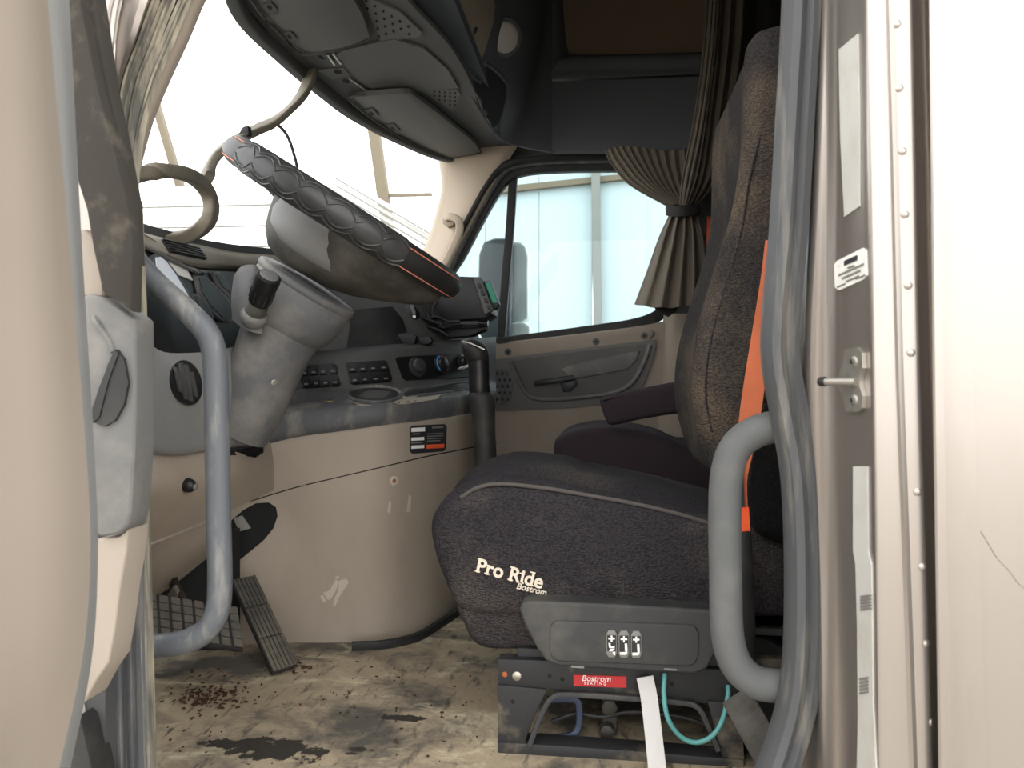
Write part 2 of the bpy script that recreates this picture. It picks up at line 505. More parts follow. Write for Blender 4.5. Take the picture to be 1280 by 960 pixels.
# ================================================================== THE SETTING
# ---- floor: worn rubber mat under dried mud
def floor_material():
    m = bpy.data.materials.new('muddy_floor'); m.use_nodes = True
    nt = m.node_tree; N, L = nt.nodes, nt.links
    b = N['Principled BSDF']
    tc = N.new('ShaderNodeTexCoord')
    def noise(scale, st=(1, 1, 1), rot=0, detail=8, rough=.6, dist=0):
        mp = N.new('ShaderNodeMapping'); mp.inputs['Scale'].default_value = st; mp.inputs['Rotation'].default_value = (0, 0, rot)
        L.new(tc.outputs['Object'], mp.inputs['Vector'])
        n = N.new('ShaderNodeTexNoise'); n.inputs['Scale'].default_value = scale; n.inputs['Detail'].default_value = detail
        n.inputs['Roughness'].default_value = rough; n.inputs['Distortion'].default_value = dist
        L.new(mp.outputs['Vector'], n.inputs['Vector'])
        return n.outputs['Fac']
    def rng(v, a, c, lo=0, hi=1):
        r = N.new('ShaderNodeMapRange'); r.inputs[1].default_value = a; r.inputs[2].default_value = c
        r.inputs[3].default_value = lo; r.inputs[4].default_value = hi
        L.new(v, r.inputs[0]); return r.outputs[0]
    def mix(f, a, c):
        x = N.new('ShaderNodeMix'); x.data_type = 'RGBA'
        L.new(f, x.inputs[0])
        for s, v in ((6, a), (7, c)):
            if isinstance(v, tuple): x.inputs[s].default_value = v
            else: L.new(v, x.inputs[s])
        return x.outputs[2]
    base = mix(noise(5, detail=10), S(146, 131, 108), S(176, 160, 134))
    c1 = mix(rng(noise(5, (1, 1.2, 1), 0.7, 9, .66, .4), .46, .60), base, S(84, 79, 72))
    c2 = mix(rng(noise(14, (4, 1, 1), -0.6, 5, .6, .2), .56, .70), c1, S(66, 62, 57))
    c3 = mix(rng(noise(6, (1, 1.5, 1), 2.4, 10, .7, .8), .54, .70), c2, S(206, 195, 164))
    c4 = mix(rng(noise(60, detail=4), .66, .72), c3, S(70, 52, 36))
    # two wet spills with a shape of their own
    col = c4
    wet = None
    for (px, py, rx, ry) in ((338, 938, .085, .035), (285, 930, .05, .018), (446, 937, .02, .008), (505, 898, .045, .012), (440, 942, .012, .005)):
        c = P(px, py, Z=0)
        mp = N.new('ShaderNodeMapping')
        mp.inputs['Location'].default_value = (-c.x / rx, -c.y / ry, 0); mp.inputs['Scale'].default_value = (1 / rx, 1 / ry, 0)
        L.new(tc.outputs['Object'], mp.inputs['Vector'])
        ln = N.new('ShaderNodeVectorMath'); ln.operation = 'LENGTH'; L.new(mp.outputs['Vector'], ln.inputs[0])
        ad = N.new('ShaderNodeMath'); ad.operation = 'ADD'
        L.new(ln.outputs['Value'], ad.inputs[0]); L.new(rng(noise(26, detail=5), .3, .7, -.7, .7), ad.inputs[1])
        f = rng(ad.outputs[0], 0.95, 0.8)
        col = mix(f, col, S(44, 39, 33))
    L.new(col, b.inputs['Base Color'])
    b.inputs['Roughness'].default_value = 0.75
    nb = noise(40, detail=6)
    bp = N.new('ShaderNodeBump'); bp.inputs['Strength'].default_value = 0.6; bp.inputs['Distance'].default_value = 0.006
    L.new(nb, bp.inputs['Height']); L.new(bp.outputs['Normal'], b.inputs['Normal'])
    MATS['muddy_floor'] = m
floor_material()

fl = box('floor', (-1.3, 0.86, -0.06), (1.4, 3.05, 0.0), 'muddy_floor')
tag(fl, 'cab floor caked in dried tan mud with dark wet spills', 'floor', kind='structure')
gd = box('ground', (-40, -30, -1.45), (40, 40, -1.4), 'ground')
tag(gd, 'grey gravel yard outside the truck', 'ground', kind='structure')

# ---- windscreen header line (arc at the top of the windscreen) and cowl line below it
HDR = [P(a, b, Z=1.46) for a, b in ((290, 0), (350, 65), (400, 108), (440, 138), (500, 170), (550, 190), (600, 197))]
head_near = [Vector((-0.40, 0.93, 1.44)), Vector((-0.58, 1.12, 1.455)), Vector((-0.725, 1.36, 1.46))]
HDR = head_near + HDR
COWL = [Vector((-0.62, 0.95, 0.84)), Vector((-0.95, 1.15, 0.86)), Vector((-1.15, 1.5, 0.87)), Vector((-1.22, 1.95, 0.87)), Vector((-1.15, 2.4, 0.87)),
        Vector((-0.95, 2.75, 0.88)), Vector((-0.62, 2.95, 0.90))]

def resample(pts, n):
    p = cr(pts, 8)
    d = [0]
    for a, b in zip(p, p[1:]):
        d.append(d[-1] + (b - a).length)
    out = []
    for k in range(n):
        t = d[-1] * k / (n - 1)
        i = max(j for j in range(len(d)) if d[j] <= t + 1e-9)
        i = min(i, len(p) - 2)
        out.append(p[i].lerp(p[i + 1], (t - d[i]) / max(1e-9, d[i + 1] - d[i])))
    return out
ht, cb = resample(HDR, 14), resample(COWL, 14)
ws = patch('window_1', [cb, [a.lerp(b, .5) for a, b in zip(cb, ht)], ht], 'glass_clear', None, su=2, sv=3, thick=0.005)
tag(ws, 'wide curved windscreen glass above the dashboard', 'windscreen', kind='structure')

# ---- ceiling: roof skin plus the flat soffit behind the windscreen header
ce = thing('ceiling', 'dark grey cab headliner above the seats', 'ceiling', (0, 1.95, 1.5), kind='structure')
box('roof_skin', (-1.1, 0.82, 2.12), (1.45, 3.1, 2.2), 'overhead_dark', ce)
hp = resample(HDR, 60)
slab('front_soffit', hp + [Vector((-0.35, 2.98, 1.46)), Vector((-0.35, 0.93, 1.46))], Vector((0, 0, 0.03)), 'overhead_dark', ce)
sweep('header_lip', [p + Vector((0.012, 0, -0.012)) for p in hp], rrect(0.016, 0.022, 0.006), 'headliner', ce, sub=1, up=UP)

# ---- outer shell that shuts the cab (front bulkhead, rear wall, far side)
fw = box('wall_front', (-1.3, 0.9, -0.05), (-1.24, 3.05, 0.84), 'under_dark')
tag(fw, 'dark bulkhead behind the pedals and dashboard', 'wall', kind='structure')
rw = box('wall_rear', (1.4, 0.8, -0.05), (1.45, 3.1, 2.2), 'shell_dark')
tag(rw, 'dark rear wall of the sleeper behind the seats', 'wall', kind='structure')
fa = thing('wall_right', 'dark far side of the cab behind the curtain', 'wall', (0, 3.0, 0), kind='structure')
box('sleeper_side', (0.30, 3.0, -0.05), (1.45, 3.06, 2.2), 'shell_dark', fa)
box('upper_side', (-0.36, 3.0, 1.44), (0.30, 3.06, 2.2), 'shell_dark', fa)
box('lower_side', (-1.3, 3.0, -0.05), (0.30, 3.06, 0.62), 'shell_dark', fa)
box('cowl_side', (-1.3, 3.0, 0.62), (-0.66, 3.06, 0.87), 'shell_dark', fa)

# ================================================================== NEAR BODY SIDE (right of the picture)
bl = thing('wall_left', 'silver painted body side and door pillar at the right edge', 'body panel', (0.5, 0.8, 0), kind='structure')
cols = [ # px at y=-30, 480, 990 and Y
    (1012, 988, 1000, .985), (1018, 1000, 1014, .955), (1026, 1010, 1024, .918), (1036, 1030, 1034, .906), (1041, 1042, 1043, .897),
    (1047, 1050, 1054, .888), (1052, 1056, 1066, .872), (1074, 1082, 1090, .822), (1081, 1089, 1097, .806), (1088, 1096, 1104, .801), (1108, 1121, 1139, .800),
    (1110, 1123, 1141, .803), (1112, 1125, 1143, .800), (1136, 1146, 1163, .800), (1141, 1152, 1168, .806), (1148, 1160, 1177, .832), (1156, 1172, 1190, .834),
    (1163, 1180, 1199, .800), (1168, 1186, 1206, .792), (1200, 1212, 1230, .789), (1300, 1302, 1305, .786)]
far_px = 1620
rows = []
for y, k in ((-560, None), (-30, 0), (220, .5), (480, 1), (730, 1.5), (990, 2), (1500, None)):
    r = []
    for c in cols:
        if k is None:
            px = c[0] - (c[1] - c[0]) if y < 0 else c[2] + (c[2] - c[1]) * .9
        else:
            px = c[0] + (c[1] - c[0]) * k if k <= 1 else c[1] + (c[2] - c[1]) * (k - 1)
        # the jamb swells forward round the striker
        if c[3] > .87 and y in (480,):
            px -= 3
        r.append(P(px, y, c[3]))
    r.append(Vector((1.45, 0.784, r[-1].z)))
    rows.append(r)
jamb = patch('jamb_and_side_panel', rows, 'silver_paint', bl, su=3, sv=3, thick=0.006, smooth=60)
box('backing', (0.30, 0.86, -1.0), (1.45, 0.88, 2.2), 'shell_dark', bl)
box('roof_rail', (-0.9, 0.84, 1.50), (0.32, 0.90, 2.2), 'silver_paint', bl)
for a, b in ((1121, 30), (1124, 110), (1128, 189), (1131, 268), (1135, 357), (1139, 441), (1147, 615), (1153, 709), (1158, 805), (1164, 903)):
    p, n = hit(jamb, a, b)
    lathe('rivet', p - n * .0006, n, [(0, .0042), (.0012, .004), (.0022, .0024), (.0025, .0008)], 'silver_paint', bl, 14)
# scratch in the paint
sweep('scratch', [hit(jamb, a, b)[0] + Vector((0, -.0004, 0)) for a, b in ((1226, 664), (1238, 684), (1246, 697), (1262, 714), (1272, 728), (1284, 738))], circ(.00032, 5), 'print_grey', bl, sub=3)
sill = box('sill_plate', (-0.62, 0.84, -0.10), (0.26, 0.93, -0.001), 'rubber_dirty', bl, 0.01)

# rubber seal round the rear edge of the doorway
prof = [(-.021, -.012), (-.019, .012), (-.010, .017), (-.004, .010), (.003, .017), (.012, .016), (.016, .008), (.020, -.002), (.020, -.014)]
sl = sweep('trim_1', [(1006, -240, .925), (1003, -20, .925), (994, 150, .925), (986, 290, .925), (977, 390, .925), (976, 450, .925), (988, 520, .925), (1000, 590, .925), (1005, 680, .925),
                      (1005, 790, .925), (1000, 860, .925), (986, 920, .925), (962, 985, .92), (930, 1030, .92)], prof, 'rubber', None, sub=6, up=Vector((0, -1, 0)))
tag(sl, 'grey rubber door seal curving down beside the orange belt', 'door seal', kind='structure')

# stickers, tape and striker on the jamb
tp = decal('tape_strip', [(1050, 62), (1074, 42), (1076, 150), (1076, 258), (1057, 271), (1052, 170)], jamb, 'paper', None, thick=.0008)
tag(tp, 'long white tape strip stuck high on the silver door jamb', 'tape')
lb = thing('warning_sticker', 'small white sticker with rows of tiny print on door jamb', 'sticker', hit(jamb, 1064, 340)[0])
lo_ = decal('sheet', [(1044, 331), (1048, 326), (1080, 310), (1084, 313), (1085, 344), (1081, 349), (1050, 363), (1045, 359)], jamb, 'print_white', lb, thick=.0008)
for (x0, y0, x1, y1, h) in ((1056, 326, 1072, 319, 6), (1060, 334, 1068, 331, 2), (1049, 343, 1080, 329, 2.4), (1053, 347, 1076, 337, 2.4), (1058, 351, 1074, 344, 2), (1047, 358, 1057, 354, 1.6), (1070, 348, 1082, 343, 1.6)):
    decal('print_line', [(x0, y0), (x1, y1), (x1, y1 + h), (x0, y0 + h)], lo_, 'print_grey' if h < 6 else 'print_dark', lb, off=.0006, thick=.0004)
tl = thing('torn_tape', 'long ragged white tape running down the lower door jamb', 'tape', hit(jamb, 1080, 700)[0])
t0 = decal('strip', [(1068, 583), (1086, 583), (1087, 690), (1091, 705), (1092, 770), (1093, 880), (1097, 960), (1099, 1000), (1072, 1000), (1074, 900), (1073, 780), (1071, 705), (1068, 690)], jamb, 'paper', tl, thick=.0008)
for (x0, y0, x1, y1) in ((1076, 745, 1090, 765), (1075, 848, 1086, 870)):
    for k in range(5):
        yy = y0 + (y1 - y0) * k / 5
        decal('print_line', [(x0, yy), (x1, yy - 2), (x1, yy + 0.5), (x0, yy + 2.5)], t0, 'print_grey', tl, off=.0006, thick=.0004)
stk = thing('door_striker', 'pale metal door striker with protruding pin on the jamb', 'striker', hit(jamb, 1068, 475)[0])
pl_ = decal('plate', [(1061, 437), (1076, 434), (1083, 441), (1084, 460), (1080, 470), (1080, 482), (1084, 495), (1083, 510), (1077, 515), (1063, 514), (1060, 500), (1052, 480), (1056, 462), (1060, 452)], jamb, 'metal', stk, thick=.004, bevel=.001)
for a, b in ((1068, 452), (1068, 500)):
    stud('bolt', pl_, a, b, .0062, .003, 'metal', stk)
    stud('bolt_socket', pl_, a - 1.5, b, .0035, .0036, 'print_dark', stk)
p, n = hit(pl_, 1070, 477)
q = P(1030, 477, .86)
sweep('striker_pin', [p, p.lerp(q, .5) , q], circ(.0042, 12), 'metal', stk, sub=3)
lathe('pin_tip', q, (q - p), [(-.002, .0052), (.004, .0052), (.006, .004)], 'rubber_dark', stk)

# ================================================================== FRONT PILLAR AND OPEN DRIVER DOOR (left of the picture)
pl = thing('trim_2', 'dusty driver side windscreen pillar with ridged rubber seals', 'pillar', P(160, 240, .9), kind='structure')
rr = [(-300, 330, 385, 430, 450), (-40, 141, 205, 262, 280), (0, 120, 185, 240, 257), (50, 122, 168, 218, 236), (100, 128, 150, 197, 213), (150, 136, 146, 180, 192), (200, 146, 151, 168, 178), (235, 150, 154, 164, 170), (290, 152, 156, 163, 166)]
patch('painted_pillar', [[(r[1] - 60, r[0], .82), (r[1] - 20, r[0], .83), (r[1], r[0], .835), ((r[1] + r[2]) / 2 - 4, r[0], .83), ((r[1] + r[2]) / 2, r[0], .842), (r[2], r[0], .85), (r[2] + 2, r[0], .90)] for r in rr], 'silver_paint', pl, su=3, sv=4, thick=0.01)
def seal_row(r):
    a, b = r[2] - 2, r[3] + 2
    w = b - a
    ys = [.885, .868, .875, .885, .872, .880, .892, .878, .885, .91]
    return [(a + w * i / 9, r[0], ys[i]) for i in range(10)]
patch('pillar_seal', [seal_row(r) for r in rr], 'rubber_dirty', pl, su=2, sv=4, thick=0.01)
patch('inner_trim', [[(r[3] - 1, r[0], .905), ((r[3] + r[4]) / 2, r[0], .91), (r[4], r[0], .93), (r[4] + 1, r[0], .99)] for r in rr], 'tan_plastic', pl, su=2, sv=4, thick=0.008)

jt = thing('trim_3', 'dirty upright rubber seal on the hinge side of the doorway', 'door seal', P(170, 990, .9), kind='structure')
sweep('seal', [(165, 250, .91), (170, 380, .91), (172, 500, .91), (174, 620, .91), (177, 740, .91), (180, 860, .91), (184, 1000, .91), (188, 1100, .91)],
      [(-.007, -.012), (-.009, .006), (-.005, .012), (-.001, .006), (.004, .012), (.010, .010), (.011, -.012)], 'rubber_dirty', jt, sub=4, up=Vector((0, -1, 0)))
patch('hinge_post', [[(128, 600, .885), (148, 600, .88), (156, 600, .89), (164, 600, .882), (172, 600, .91)], [(134, 800, .885), (148, 800, .88), (156, 800, .89), (164, 800, .882), (174, 800, .91)], [(140, 1100, .885), (154, 1100, .88), (162, 1100, .89), (170, 1100, .882), (182, 1100, .91)]], 'rubber', jt, thick=0.02)
patch('painted_rib', [[(114, 800, .875), (119, 800, .866), (125, 800, .874)], [(119, 880, .875), (125, 880, .866), (132, 880, .874)], [(126, 1000, .875), (133, 1000, .866), (141, 1000, .874)], [(130, 1100, .875), (137, 1100, .866), (145, 1100, .874)]], 'white_paint', jt, su=5, thick=0.02)
sweep('painted_hook', [(98, 870, .86), (103, 895, .86), (113, 925, .86), (124, 960, .86), (135, 1010, .86)], rrect(.006, .006, .003), 'white_paint', jt, sub=5)
box('cowl_panel', (-1.3, 0.86, -1.0), (-0.60, 0.90, 0.84), 'shell_dark', jt)

dr = thing('door_1', 'open driver door trimmed in tan seen edge on at left', 'door', P(60, 990, .7), kind='structure')
back = lambda z: Vector((-0.455, 0.12, z))
def dcol(y, a, b, c):
    pz = P(a, y, .5).z
    return [back(pz), (a, y, .50), (b, y, .60), (c, y, .66)]
patch('inner_panel', [dcol(-300, -100, 5, 35), dcol(-40, -90, 25, 56), dcol(300, -75, 48, 86), dcol(600, -60, 66, 110), dcol(720, -58, 66, 112), dcol(830, -60, 55, 102), dcol(960, -70, 25, 74), dcol(1100, -85, -15, 40)],
      'tan_door', dr, su=4, sv=4, thick=0.03)
patch('edge_strip', [[(33, -300, .665), (50, -300, .69), (62, -300, .72)], [(56, -40, .662), (70, -40, .685), (84, -40, .72)], [(86, 300, .662), (94, 300, .68), (102, 300, .72)], [(109, 600, .662), (114, 600, .68), (120, 600, .72)], [(112, 720, .662), (117, 720, .68), (122, 720, .72)], [(102, 830, .662), (107, 830, .68), (114, 830, .72)], [(74, 960, .662), (80, 960, .68), (88, 960, .72)]],
      'door_edge', dr, su=3, sv=4, thick=0.02)
fr = prism('window_frame', [(82, -60), (82, 0), (82, 120), (90, 205), (108, 262), (116, 310), (128, 366), (150, 378), (164, 390), (166, 300), (157, 245), (141, 180), (122, 110), (102, 12), (92, -60)], .775, .02, 'rubber_dark', dr, bevel=.003)
fr.data.materials[0] = mat('frame_felt', (54, 50, 45), 0.95, dirt=(110, 102, 90), dscale=18, dlo=.55, dhi=.75, damt=.6, bump=.4, bscale=900)
prism('frame_edge', [(100, -60), (104, 12), (124, 108), (143, 178), (158, 244), (166, 300), (168, 330), (164, 250), (150, 175), (134, 100), (118, -10), (112, -60)], .79, .02, 'frame_felt', dr, bevel=.002)
prism('tan_corner', [(92, 290), (104, 284), (118, 296), (128, 330), (130, 372), (100, 372)], .80, .03, 'tan_door', dr, bevel=.008, seg=3)
gp = prism('pull_panel', [(99, 372), (112, 366), (130, 372), (150, 384), (168, 398), (169, 470), (168, 560), (163, 640), (158, 660), (148, 668), (122, 672), (110, 640), (103, 500)], .79, .04, 'grey_plastic', dr, bevel=.006, seg=3)
decal('grip_recess_shade', [(149, 437), (158, 450), (163, 478), (158, 505), (147, 525), (133, 533), (121, 528), (119, 516), (127, 490), (138, 455)], gp, 'rubber_dark', gp, off=.0005, thick=.004, bevel=.0015)  # raised dark sheet painted as the shaded hollow of the grip
decal('pull_lip', [(147, 437), (152, 442), (140, 475), (128, 522), (120, 528), (118, 516), (128, 485)], gp, 'black_plastic', gp, off=.004, thick=.002)
sweep('panel_ridge', [hit(gp, a, b)[0] for a, b in ((101, 372), (118, 398), (136, 425), (142, 440))], circ(.0035, 8), 'grey_plastic', gp, sub=4)
prism('lower_trim', [(119, 674), (148, 671), (160, 661), (158, 690), (150, 735), (143, 790), (136, 828), (122, 848), (106, 878), (100, 880), (112, 800)], .80, .04, 'tan_door', dr, bevel=.006, seg=3)
prism('bottom_seal', [(70, 1010), (80, 940), (94, 896), (102, 905), (112, 950), (125, 1010)], .83, .04, 'rubber_dark', dr, bevel=.004)

# ================================================================== GRAB HANDLES
gh = thing('grab_handle', 'worn blue-grey tubular grab handle in front of the pedals', 'grab handle', P(272, 805, .97))
tube('bar', [(140, 292, .95), (165, 322, .965), (195, 354, .97), (235, 390, .97), (258, 415, .97), (268, 445, .97), (271, 520, .97), (273, 640, .97), (275, 725, .97), (271, 765, .97), (255, 790, .97), (228, 803, .97), (195, 807, .97), (160, 807, .96)], .0160, 'handle_worn', gh)
gh2 = thing('grab_handle', 'light grey textured grab handle beside the driver seat', 'grab handle', P(910, 860, .96))
tube('bar', [(1020, 533, .965), (975, 533, .96), (945, 540, .96), (921, 558, .96), (909, 590, .96), (906, 640, .96), (907, 720, .96), (909, 790, .96), (919, 828, .96), (940, 850, .96), (968, 857, .96), (1020, 857, .965)], .0198, 'handle_grip', gh2)

# ================================================================== ENGINE COVER (tan box beside the driver's feet)
YT = [(270, 1.585), (300, 1.59), (370, 1.61), (420, 1.625), (480, 1.66), (540, 1.78), (575, 1.91), (600, 2.04), (630, 2.22)]
Y0 = lambda px: lin(YT, px)
ec = thing('engine_cover', 'tan moulded engine cover between the pedals and driver seat', 'engine cover', P(480, 803, Z=0))
bot = [P(a, b, Z=-0.005) for a, b in ((262, 812), (310, 808), (370, 806), (420, 806), (480, 803), (530, 790), (560, 773), (585, 752), (612, 730))]
for p_, px in zip(bot, (262, 310, 370, 420, 480, 530, 560, 585, 612)):
    pass
cx = (262, 310, 370, 420, 480, 530, 560, 590, 620)
def crow(ys, d=0.0):
    return [(x, y, Y0(x) + d) for x, y in zip(cx, ys)]
lowp = patch('lower_panel', [bot, crow((720, 718, 715, 712, 708, 700, 695, 690, 685)), crow((640, 628, 610, 598, 584, 572, 566, 560, 555))], 'tan_plastic', ec, su=4, sv=5, thick=.015)
band = patch('upper_band', [crow((638.5, 626.5, 608.5, 596.5, 582.5, 570.5, 564.5, 558.5, 553.5), .0), crow((600, 590, 575, 565, 555, 547, 543, 538, 533), -.004), crow((572, 562, 548, 542, 534, 528, 524, 519, 514), -.006), crow((566, 556, 543, 538, 530, 524, 520, 515, 510), .008)], 'tan_plastic', ec, su=4, sv=4, thick=.015)
sweep('panel_seam', crow((639.2, 627.2, 609.2, 597.2, 583.2, 571.2, 565.2, 559.2, 554.2), .0015), circ(.002, 6), 'under_dark', ec, sub=4)
stud('screw', lowp, 492, 601, .011, .004, 'scuff', ec)
stud('screw_head', lowp, 492, 601, .005, .006, 'rust', ec)
stud('screw', lowp, 333, 614, .005, .003, 'tan_plastic', ec)
for ol in ([(404, 741), (412, 738), (420, 724), (424, 728), (419, 740), (414, 748), (410, 750)], [(424, 726), (433, 723), (436, 728), (430, 737), (424, 746), (420, 756), (416, 759), (418, 748), (423, 738)], [(418, 722), (424, 719), (423, 724)], [(400, 745), (404, 744), (408, 752), (404, 752)], [(508, 640), (511, 618), (514, 620), (513, 640)], [(484, 640), (486, 626), (489, 628), (488, 642)]):
    decal('scuff', ol, lowp, 'scuff', ec, off=.0002, thick=.0003)
wl = decal('warning_label', [(512, 535), (515, 532), (555, 530), (558, 533), (557, 560), (554, 564), (515, 567), (512, 564)], band, 'print_dark', ec, thick=.0008)
wl['label'] = 'black warning label with white and orange print'
for (x0, y0, x1, y1, mm) in ((514, 535, 531, 540, 'print_white'), (516, 542, 525, 543.5, 'print_grey'), (514, 547, 530, 551, 'print_white'), (514, 553, 528, 554.5, 'print_grey'), (514, 557, 530, 561, 'print_white'), (533, 557, 555, 562, 'print_orange'),
                            (534, 543, 554, 544.2, 'print_grey'), (534, 546, 554, 547.2, 'print_grey'), (534, 549, 552, 550.2, 'print_grey'), (534, 552, 550, 553.2, 'print_grey'), (540, 535, 554, 537, 'print_grey')):
    sk = -2.2 / 40
    f = lambda x, y: (x, y + (x - 514) * sk)
    decal('print_line', [f(x0, y0), f(x1, y0), f(x1, y1), f(x0, y1)], wl, mm, wl, off=.0004, thick=.0004)
# black edging where the cover meets the floor
sweep('edging', [P(a, b, Z=0.008) for a, b in ((440, 808), (480, 806), (520, 797), (545, 783), (575, 763), (600, 742))], rrect(.006, .010, .003), 'rubber_dark', ec, sub=4, up=UP)
# pedal arm opening: flat patch painted dark for the shade inside
oc = decal('pedal_opening_shade', [(268, 690), (276, 668), (290, 650), (305, 637), (320, 629), (336, 628), (345, 634), (347, 645), (342, 660), (330, 675), (312, 690), (296, 703), (280, 712), (268, 712)], lowp, 'under_dark', ec, off=.0005, thick=.001)
fo = decal('foil_scrap', [(292, 648), (303, 644), (314, 660), (300, 664)], oc, 'foil', None, off=.002, thick=.001)
tag(fo, 'scrap of silver foil on the dark-painted pedal opening', 'foil')

# ================================================================== DASHBOARD
da = thing('dashboard', 'grey and black dashboard curving behind the steering wheel', 'dashboard', Vector((-0.8, 1.6, 0.45)))
shelf = patch('console_shelf', [
    crow((575, 566, 550, 543, 535, 529, 525, 519, 514), .004),
    crow((562, 552, 540, 532, 522, 515, 511, 506, 501), -.016),
    crow((540, 530, 518, 512, 506, 501, 497, 493, 489), -.010),
    crow((524, 518, 508, 505, 502, 498, 494, 490, 487), .02),
    crow((510, 506, 498, 495, 492, 489, 486, 484, 482), .09),
    crow((498, 494, 488, 485, 483, 480, 478, 476, 475), .14),
    crow((470, 468, 462, 456, 451, 447, 445, 442, 440), .17),
    crow((458, 454, 446, 441, 436, 432, 430, 428, 426), .19),
    crow((450, 446, 440, 436, 431, 427, 425, 423, 421), .24)], 'dash_edge', da, su=4, sv=3, thick=.02)
shelf.data.materials.append(MATS['dash_dark'])
for pg in shelf.data.polygons:
    c = pg.center
    if c.z > 0.553:
        pg.material_index = 1
stack = patch('centre_stack', [[(300, 452, 1.80), (390, 446, 1.84), (440, 441, 1.87), (515, 433, 1.95), (570, 428, 2.15), (600, 424, 2.3)],
                               [(320, 415, 1.82), (400, 412, 1.86), (440, 410, 1.89), (515, 400, 1.98), (566, 398, 2.2), (590, 402, 2.35)],
                               [(340, 360, 1.86), (410, 360, 1.90), (450, 360, 1.93), (515, 352, 2.05), (550, 352, 2.25), (568, 356, 2.45)],
                               [(350, 335, 1.95), (410, 335, 2.0), (450, 335, 2.05), (515, 335, 2.2), (540, 338, 2.45), (555, 342, 2.65)]], 'dash_dark', da, su=4, sv=4, thick=.02)
decal('blank_panel', [(432, 441), (438, 404), (436, 388), (490, 384), (503, 400), (512, 433)], stack, 'black_plastic', da, thick=.003, bevel=.001)
def switch_bank(x0, x1, y0, y1, sk, lean):
    pts = [(x0, y0 + 2), (x0 + 2, y0), (x1 - 4, y0 + sk), (x1 - 1, y0 + sk + 2), (x1 + lean, y1 + sk - 3), (x1 + lean - 2, y1 + sk), (x0 + lean + 3, y1), (x0 + lean, y1 - 3)]
    b = decal('switch_panel', pts, shelf, 'black_plastic', da, off=.0005, thick=.003, bevel=.001)
    for r in range(2):
        for c in range(4):
            u0, u1 = (c + .12) / 4, (c + .88) / 4
            v0, v1 = (r + .14) / 2, (r + .88) / 2
            f = lambda u, v: (x0 + (x1 - x0) * u + lean * v, y0 + (y1 - y0) * v + sk * u)
            k = decal('rocker_switch', [f(u0, v0), f(u1, v0), f(u1, v1), f(u0, v1)], b, 'black_plastic', b, off=.0004, thick=.004, bevel=.001)
            decal('switch_icon', [f(u0 + .05, v0 + .2), f(u1 - .05, v0 + .2), f(u1 - .05, v0 + .26), f(u0 + .05, v0 + .26)], k, 'print_grey', b, off=.0003, thick=.0004)
    return b
switch_bank(372, 420, 458, 486, -3, 6)
switch_bank(432, 484, 454, 481, -3, 6)
cl = decal('climate_panel', [(494, 449), (497, 447), (588, 441), (592, 444), (592, 468), (588, 471), (508, 476), (503, 473)], shelf, 'black_plastic', da, off=.0005, thick=.003, bevel=.001)
for (a, b, r, mm) in ((521, 459, .026, 'seat_plastic'), (550, 456, .026, 'black_plastic'), (577, 453, .022, 'black_plastic')):
    p, n = hit(cl, a, b)
    lathe('dial', p, n, [(0, r), (.006, r * .98), (.007, r * .72), (.016, r * .66), (.018, r * .5)], mm, cl, 24)
p, n = hit(cl, 550, 456)
sx = n.cross(UP).normalized()
sy = sx.cross(n).normalized()
for nm, a0, a1, mm in (('cold_mark', 100, 230, 'print_blue'), ('hot_mark', 310, 440, 'print_red')):
    sweep(nm, [p + n * .0075 + (-sx * math.cos(math.radians(a)) + sy * math.sin(math.radians(a))) * .022 for a in [a0 + (a1 - a0) * k / 6 - 90 + 90 for k in range(7)]], rrect(.002, .0012, .0004, 1), mm, cl, sub=2, up=n)
decal('dial_pointer', [(570, 461), (577, 457), (580, 459), (572, 463)], cl, 'print_white', cl, off=.02, thick=.001)
stud('hazard_ring', shelf, 412, 501, .012, .003, 'gold', da)
stud('hazard_knob', shelf, 412, 501, .008, .005, 'dash_dark', da)
# cup holder: raised rim round a flat disc painted dark as shaded depth
rim = [hit(shelf, a, b) for a, b in ell(468, 494, 33, 10, 28)]
nn = sum((q[1] for q in rim), Vector()).normalized()
sweep('cup_holder', [q[0] + nn * .002 for q in rim], circ(.0045, 8), 'dash_edge', da, sub=1, up=nn, closed=True)
decal('cup_well_shade', ell(469, 494, 30, 8.4, 24), shelf, 'rubber_dark', da, off=.0008, thick=.001)
decal('cup_floor', [(448, 496), (458, 490), (474, 488), (488, 491), (482, 498), (462, 500)], shelf, 'dash_dark', da, off=.002, thick=.0005)
for ol in ([(492, 503), (500, 500), (516, 498), (534, 497), (552, 494), (546, 499), (528, 502), (510, 505), (498, 506)], [(500, 497), (520, 495), (532, 492), (518, 498)], [(440, 503), (452, 506), (466, 508), (448, 507)]):
    decal('dust_cake', ol, shelf, 'dust_cake', da, off=.001, thick=.0012)
rim2 = [hit(shelf, a, b) for a, b in ((500, 492), (508, 487), (530, 485), (560, 481), (588, 478), (590, 486), (560, 490), (530, 494), (508, 497))]
sweep('coin_tray', [q[0] + nn * .001 for q in rim2], circ(.003, 8), 'dash_edge', da, sub=3, up=nn, closed=True)
decal('tray_well_shade', [(504, 492), (510, 489), (530, 487), (560, 483), (587, 480), (587, 485), (560, 488), (530, 492), (508, 495)], shelf, 'rubber_dark', da, off=.0006, thick=.0006)  # flat dark patch painted as shade inside the tray

